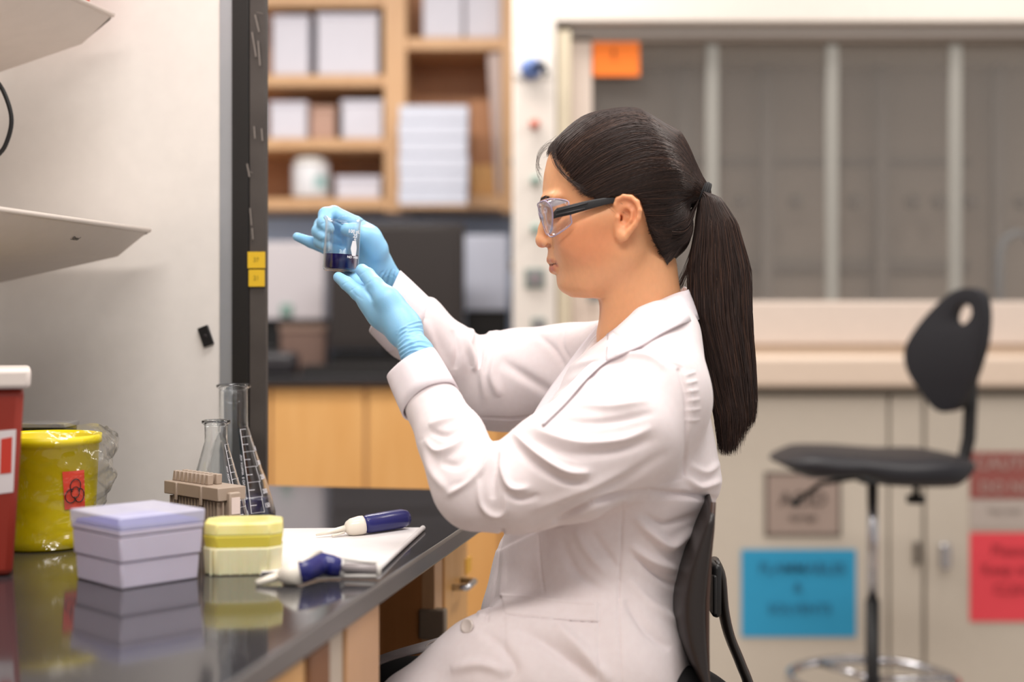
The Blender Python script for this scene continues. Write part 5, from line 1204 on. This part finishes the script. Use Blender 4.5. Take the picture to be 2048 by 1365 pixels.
# turned back cuffs
def cuff(c0, c1, r0, r1, name, n_, cc):
    a, b_ = Vector(c0), Vector(c1); ax = (b_-a).normalized(); mb = MB(); s1 = ax.cross(Vector((0, 1, 0))).normalized(); s2 = ax.cross(s1)
    def g(i, j):
        t_ = i*2*PI; r = r0+(r1-r0)*j; wob = 1+.03*math.sin(3*t_+1)+.02*math.sin(5*t_)
        p = a.lerp(b_, j)+(s1*math.cos(t_)+s2*math.sin(t_))*r*wob
        return p+ax*((cc-p).dot(n_)/ax.dot(n_)+.003)*j
    n_ = Vector(n_).normalized(); cc = Vector(cc)
    mb.grid(g, 48, 8); return ob(name, mb, collar_m, lc, thick=.0022, smooth=True, fixn=False)
cuff(Q(864, 806, 1.692), Q(826, 731, 1.728), .0358, .0322, 'cuff', nN, CN)
cuff(Q(822, 652, 1.976), Q(776, 606, 1.962), .0455, .0432, 'cuff', nF, CF)
# button, far flap edge on the lap
bq = Vector(NP(935, 1253, .001)); ax = Vector((-.55, -.8, .35)).normalized()
bt = MB().lathe([(0, .0), (.0085, 0), (.0088, .0018), (.0072, .0026), (.0060, .0018), (0, .0016)], bq, 24, ax=ax); ob('button', bt, M('pearl_button', (218, 206, 200), rough=.15, coat=.5), lc, smooth=True)
fl_ = MB()
def flap(i, j):
    top_ = bez_poly([Q(930, 1262, 1.80), Q(879, 1277, 1.82), Q(772, 1309, 1.84), Q(690, 1345, 1.86)], 20); bot = bez_poly([Q(925, 1285, 1.775), Q(856, 1302, 1.785), Q(772, 1325, 1.805), Q(690, 1362, 1.82)], 20)
    k = int(round(i*19)); return tuple(top_[k]*(1-j)+bot[k]*j+np.array((0, 0, .004*math.sin(PI*j))))
fl_.grid(flap, 19, 5); ob('coat_flap', fl_, M('flap_grey_white', (206, 198, 198), rough=.8), lc, thick=.002, smooth=True, fixn=False)
rb_ = MB(); bc = Q(866, 1290, 1.795)
rb_.tube([Vector(bc+np.array((.0085*math.cos(a), .002*math.sin(a)-.001, .0035*math.sin(a)+.0028*math.cos(a)))) for a in np.linspace(0, 2*PI, 25)], .0012, 6, cap=False); ob('button', rb_, M('pearl_button', (218, 206, 200)), lc, smooth=True)
# ---- trousers, shoes
tr_m = M('black_trousers', (22, 20, 22), rough=.85, bump=.1, bscale=500)
Ft = Field((-.36, 1.55, .10), (.36, 2.05, .82), .006)
for (hx, kn, an) in (((1290, 1450, 1.70), (-.225, 1.69, .655), (-.15, 1.69, .24)), ((1290, 1450, 1.90), (-.245, 1.90, .662), (-.15, 1.90, .24))):
    Ft.chain([Q(*hx), np.array(kn)], [.088, .066], .03); Ft.chain([np.array(kn), np.array(an)], [.062, .045], .03)
Ft.ell(Q(1320, 1470, 1.80), (.12, .17, .09), .04)
tv, tf_ = Ft.mesh(2); kid('trousers', tv, tf_, tr_m)
for yv in (1.69, 1.90):
    sh = MB(); sh.grid(lambda i, j: (-.11-.25*i, yv+.042*math.cos(j*2*PI)*math.sqrt(max(.02, 1-(abs(i*2-1))**3)), .205+(.018+.030*(1-i))*(1+math.sin(j*2*PI))*math.sqrt(max(.05, 1-(abs(i*2-1))**6))), 16, 20)
    ob('shoe', sh, black_pl, body, smooth=True)

# ================================================================== SAFETY GLASSES
t = thing('safety_glasses', Q(1110, 430), 'clear safety glasses with black temples on the woman\'s face', 'glasses')
lens_m = film('clear_lens', .06, .5, 3, .05, (.96, .955, .965))
rim_m = M('violet_grey_rim', (190, 176, 200), rough=.15, trans=.3)
def LQ(px, py, o): p_ = Q(px, py, YC-abs(o)); p_[1] = YC+o; return p_
for sg_ in (-1, 1):
    lo_ = [LQ(1076, 408, sg_*.006), LQ(1079, 406, sg_*.030), LQ(1092, 403, sg_*.056), LQ(1104, 420, sg_*.058), LQ(1104, 455, sg_*.052), LQ(1097, 470, sg_*.034), LQ(1090, 462, sg_*.014), LQ(1082, 432, sg_*.004)]
    cl_ = bez_poly(lo_+[lo_[0]], 49)[:-1]; c_ = cl_.mean(0)+np.array((-.003, 0, 0)); mb = MB()
    mb.add([tuple(c_)]+[tuple(c_*.5+p*.5+np.array((-.0015, 0, 0))) for p in cl_]+[tuple(p) for p in cl_], [(0, 1+i, 1+(i+1) % 48) for i in range(48)]+[(1+i, 49+i, 49+(i+1) % 48, 1+(i+1) % 48) for i in range(48)])
    ob('lens', mb, lens_m, t, thick=.0018, smooth=True, fixn=False)
    mb = MB(); mb.tube([Vector(p) for p in list(cl_)+[cl_[0]]], .0011, 8, cap=False); ob('lens_rim', mb, rim_m, t, smooth=True)
    sp = [LQ(1080, 404, sg_*.036), LQ(1104, 398, sg_*.062), LQ(1134, 402, sg_*.0715), LQ(1138, 412, sg_*.0735), LQ(1142, 436, sg_*.0745), LQ(1142, 448, sg_*.0735), LQ(1124, 463, sg_*.068), LQ(1103, 474, sg_*.054), LQ(1096, 468, sg_*.040), LQ(1092, 440, sg_*.046)]
    mb = MB(); cc_ = np.mean(sp, 0)+np.array((0, sg_*.006, 0)); mb.add([tuple(cc_)]+[tuple(p) for p in sp], [(0, 1+i, 1+(i+1) % 10) for i in range(10)])
    ob('side_shield', mb, lens_m, t, thick=.0014, sub=1, smooth=True, fixn=False)
    mb = MB(); mb.tube([Vector(p) for p in bez_poly(sp[:9], 40)], .0009, 8); ob('shield_edge', mb, rim_m, t, smooth=True)
    mb = MB(); mb.hexa([tuple(LQ(*p)) for p in ((1080, 405, sg_*.034), (1112, 398, sg_*.066), (1136, 402, sg_*.071), (1100, 414, sg_*.054), (1080, 408, sg_*.034), (1112, 401, sg_*.066), (1136, 405, sg_*.071), (1100, 417, sg_*.054))])
    ob('brow_guard', mb, mat('white_guard', (240, 236, 242), rough=.12, trans=.15), t, bevel=.001)
    tp = [(1107, 431, .071, .0042), (1114, 426, .073, .0060), (1140, 420, .0765, .0062), (1170, 412, .0785, .0058), (1205, 404, .0800, .0046), (1230, 400, .0785, .0036), (1250, 402, .0740, .0030), (1264, 410, .0715, .0026), (1272, 430, .0700, .0022)]
    mb = MB(); n_ = len(tp)
    def gg(i, j):
        f_ = i*(n_-1); g_ = [np.interp(f_, range(n_), [q_[k] for q_ in tp]) for k in range(4)]; a_ = j*2*PI
        return tuple(LQ(g_[0], g_[1], sg_*(g_[2]+.0016*np.sign(math.cos(a_))*abs(math.cos(a_))**.6))+np.array((0, 0, g_[3]*np.sign(math.sin(a_))*abs(math.sin(a_))**.5)))
    mb.grid(gg, 40, 20); tm_ = ob('temple', mb, M('matt_black_rubber', (32, 31, 33), rough=.5), t, smooth=True)
    mb = MB(); mb.tube([LQ(1112, 423, sg_*.0765), LQ(1140, 415, sg_*.0795), LQ(1175, 406, sg_*.0815)], .0008, 6); mb.tube([LQ(1112, 430, sg_*.0765), LQ(1140, 424, sg_*.0795), LQ(1170, 417, sg_*.0812)], .0007, 6); ob('temple_groove', mb, M('rubber_ridge', (60, 58, 60), rough=.4), tm_, smooth=True)
ob('nose_bridge', MB().tube([LQ(1084, 436, -.010), LQ(1080, 428, 0), LQ(1084, 436, .010)], .0022, 8), rim_m, t, smooth=True)

# ================================================================== BEAKER
DBk = 1.862
c_b, c_t = Vector(Q(681, 543, DBk)), Vector(Q(687, 438, DBk)); axb = (c_t-c_b).normalized(); Hb = (c_t-c_b).length; rB = 36.0*DBk/F
t = thing('beaker', c_b, 'small glass beaker of dark blue liquid held up in blue gloves', 'beaker')
sp_a = math.radians(215)
qm = axb.to_track_quat('Z', 'Y').to_matrix()
ex_b = qm@Vector((1, 0, 0)); ey_b = qm@Vector((0, 1, 0))
def ang_of(v_): return math.atan2(v_.dot(ey_b), v_.dot(ex_b))
aL = ang_of(Vector((-.42, -.91, 0)))
def rimf(p, a):
    z = p.z
    if z > Hb-.010:
        k = (z-(Hb-.010))/.010; d_ = math.cos(a-aL); w_ = math.exp(-((math.acos(max(-1, min(1, d_))))/.24)**2)
        s_ = 1+w_*.22*k*k; w2 = math.exp(-((abs(math.acos(max(-1, min(1, d_))))-.62)/.22)**2)
        p = Vector((p.x*s_, p.y*s_, p.z+.0022*w2*k-.0060*w_*k))
    return p
tk = .0013
prof = [(0, 0), (rB-.004, 0), (rB-.001, .0012), (rB, .004), (rB, Hb-.006), (rB+.0008, Hb-.003), (rB+.0028, Hb-.0008), (rB+.0028, Hb), (rB+.0014, Hb+.0004), (rB-tk+.001, Hb-.003), (rB-tk, Hb-.007), (rB-tk, .0045), (rB-tk-.003, .0022), (0, .002)]
ob('beaker_glass', MB().lathe(prof, c_b, 72, ax=axb, fn=rimf), glass, t, smooth=True)
hl_ = .0215
ob('liquid', MB().lathe([(0, .0024), (rB-tk-.0036, .0026), (rB-tk-.0004, .0052), (rB-tk-.0004, hl_+.0008), (rB-tk-.0016, hl_), (0, hl_)], c_b, 64, ax=axb), M('indigo_solution', (20, 12, 78), rough=.12, spec=.12), t, smooth=True)
ca0 = ang_of(Vector((.74, -.67, 0)))
def bkp(x, y, e=.0003): a = ca0+x/rB; return c_b+ex_b*(math.cos(a)*(rB+e))+ey_b*(math.sin(a)*(rB+e))+axb*y
wpm = M('white_print', (236, 234, 236), rough=.5)
text('volume_text', '100 mL', .0066, lambda x, y: bkp(x, .0520+y), wpm, t, .0001, bold=.02)
text('volume_text', '25', .0070, lambda x, y: bkp(x+.001, .0465+y), wpm, t, .0001, bold=.02)
text('volume_text', 'o', .0060, lambda x, y: bkp(x+.001, .0422+y), wpm, t, .0001, bold=.02)
text('maker_text', 'NO 14000', .0042, lambda x, y: bkp(x, .0185+y), wpm, t, .0001, bold=.02)
mp_ = MB(); hexp = [(-.0028, .0400), (.0030, .0400), (.0052, .0310), (.0036, .0205), (-.0022, .0205), (-.0052, .0300)]
def rows():
    vs, fs = [], []
    ys = np.linspace(.0205, .0400, 10)
    for y in ys:
        l = np.interp(y, [.0205, .0300, .0400], [-.0024, -.0052, -.0028]); r = np.interp(y, [.0205, .0310, .0400], [.0036, .0052, .0030])
        for f_ in np.linspace(0, 1, 5): vs.append(bkp(l+(r-l)*f_, y))
    for j in range(9):
        for i in range(4): fs.append((j*5+i, j*5+i+1, j*5+i+6, j*5+i+5))
    return vs, fs
vs, fs = rows(); ob('marking_patch', MB().add(vs, fs), wpm, t, fixn=False, thick=.0001)

# ================================================================== HER CHAIR
t = thing('lab_chair', (xx(1290), YC, 0), 'black lab chair the woman sits on with a curved backrest', 'chair')
mb = MB()
def cb2(i, j):
    y_ = 990+i*450; f_ = np.interp(y_, [990, 1030, 1070, 1110, 1150, 1200, 1240, 1280, 1320, 1365, 1440], [1427, 1410, 1394, 1378, 1364, 1354, 1353, 1360, 1376, 1400, 1424]); r_ = np.interp(y_, [990, 1010, 1100, 1200, 1365, 1440], [1433, 1432, 1424, 1418, 1419, 1432])
    a = j*2*PI; ca_, sa_ = math.cos(a), math.sin(a); e_ = min(i, 1-i); hwid = .165*min(1, (e_/.10+.05))**.35
    yo = hwid*np.sign(ca_)*abs(ca_)**.45
    xf, xr = xx(f_, 1.655), xx(r_, 1.655); m_ = (xf+xr)/2; th_ = (xr-xf)/2
    return (m_+th_*np.sign(sa_)*abs(sa_)**.4, YC+yo, zy(y_, 1.655))
mb.grid(cb2, 40, 48)
ob('backrest', mb, M('chair_black', (40, 34, 33), rough=.38, bump=.1, bscale=300), t, smooth=True)
ob('back_shell_edge', MB().tube([Q(1427, 1005, 1.650), Q(1424, 1060, 1.648), Q(1419, 1110, 1.646), Q(1414, 1200, 1.645), Q(1414, 1290, 1.645), Q(1415, 1365, 1.645)], .0030, 8), M('brown_shell', (70, 50, 42), rough=.4), t, smooth=True)
ob('back_bracket', MB().box((xx(1417), YC-.035, zy(1226)), (xx(1436), YC+.035, zy(1122))), black_pl, t, bevel=.005)
ob('adjusting_lever', MB().box((xx(1416), YC-.045, zy(1215)), (xx(1424), YC-.030, zy(1140))), black_pl, t, bevel=.002)
bs = MB(); pth = bez_poly([Q(1428, 1122, 1.80), Q(1440, 1150, 1.80), Q(1446, 1215, 1.80), Q(1458, 1270, 1.80), Q(1480, 1325, 1.80), Q(1500, 1385, 1.80), Q(1495, 1470, 1.80), Q(1430, 1560, 1.80), Q(1330, 1580, 1.80)], 30)
bs.tube([Vector(p) for p in pth], .0065, 12, flat=1); 
for i_ in range(len(bs.v)): v_ = bs.v[i_]; bs.v[i_] = (v_[0], YC+(v_[1]-YC)*4.2, v_[2])
ob('back_support', bs, M('support_black', (38, 32, 29), rough=.35), t, smooth=True)
sm2 = MB()
def seat2(i, j):
    a = i*2*PI; r = abs(math.cos(a))**3.2+abs(math.sin(a))**3.2; r = r**(-1/3.2); rr_ = [0, .8, .96, 1, .97, .85, 0][int(round(j*6))]; z_ = [.585, .585, .578, .560, .540, .532, .532][int(round(j*6))]
    return (.12+.21*r*math.cos(a)*rr_, YC+.22*r*math.sin(a)*rr_, z_)
sm2.grid(seat2, 40, 6); ob('seat', sm2, pu, t, smooth=True)
ob('gas_column', MB().tube([(.12, YC, .54), (.12, YC, .10)], .016, 16), chrome, t, smooth=True)
rg = MB(); rg.tube([(.12+.22*math.cos(a), YC+.22*math.sin(a), .20) for a in np.linspace(0, 2*PI, 41)], .011, 8, cap=False)
for a in (0.5, 2.6, 4.7): rg.tube([(.12, YC, .20), (.12+.22*math.cos(a), YC+.22*math.sin(a), .20)], .008, 8)
ob('foot_ring', rg, chrome, t, smooth=True)
star(t, .12, YC, .11, .30)
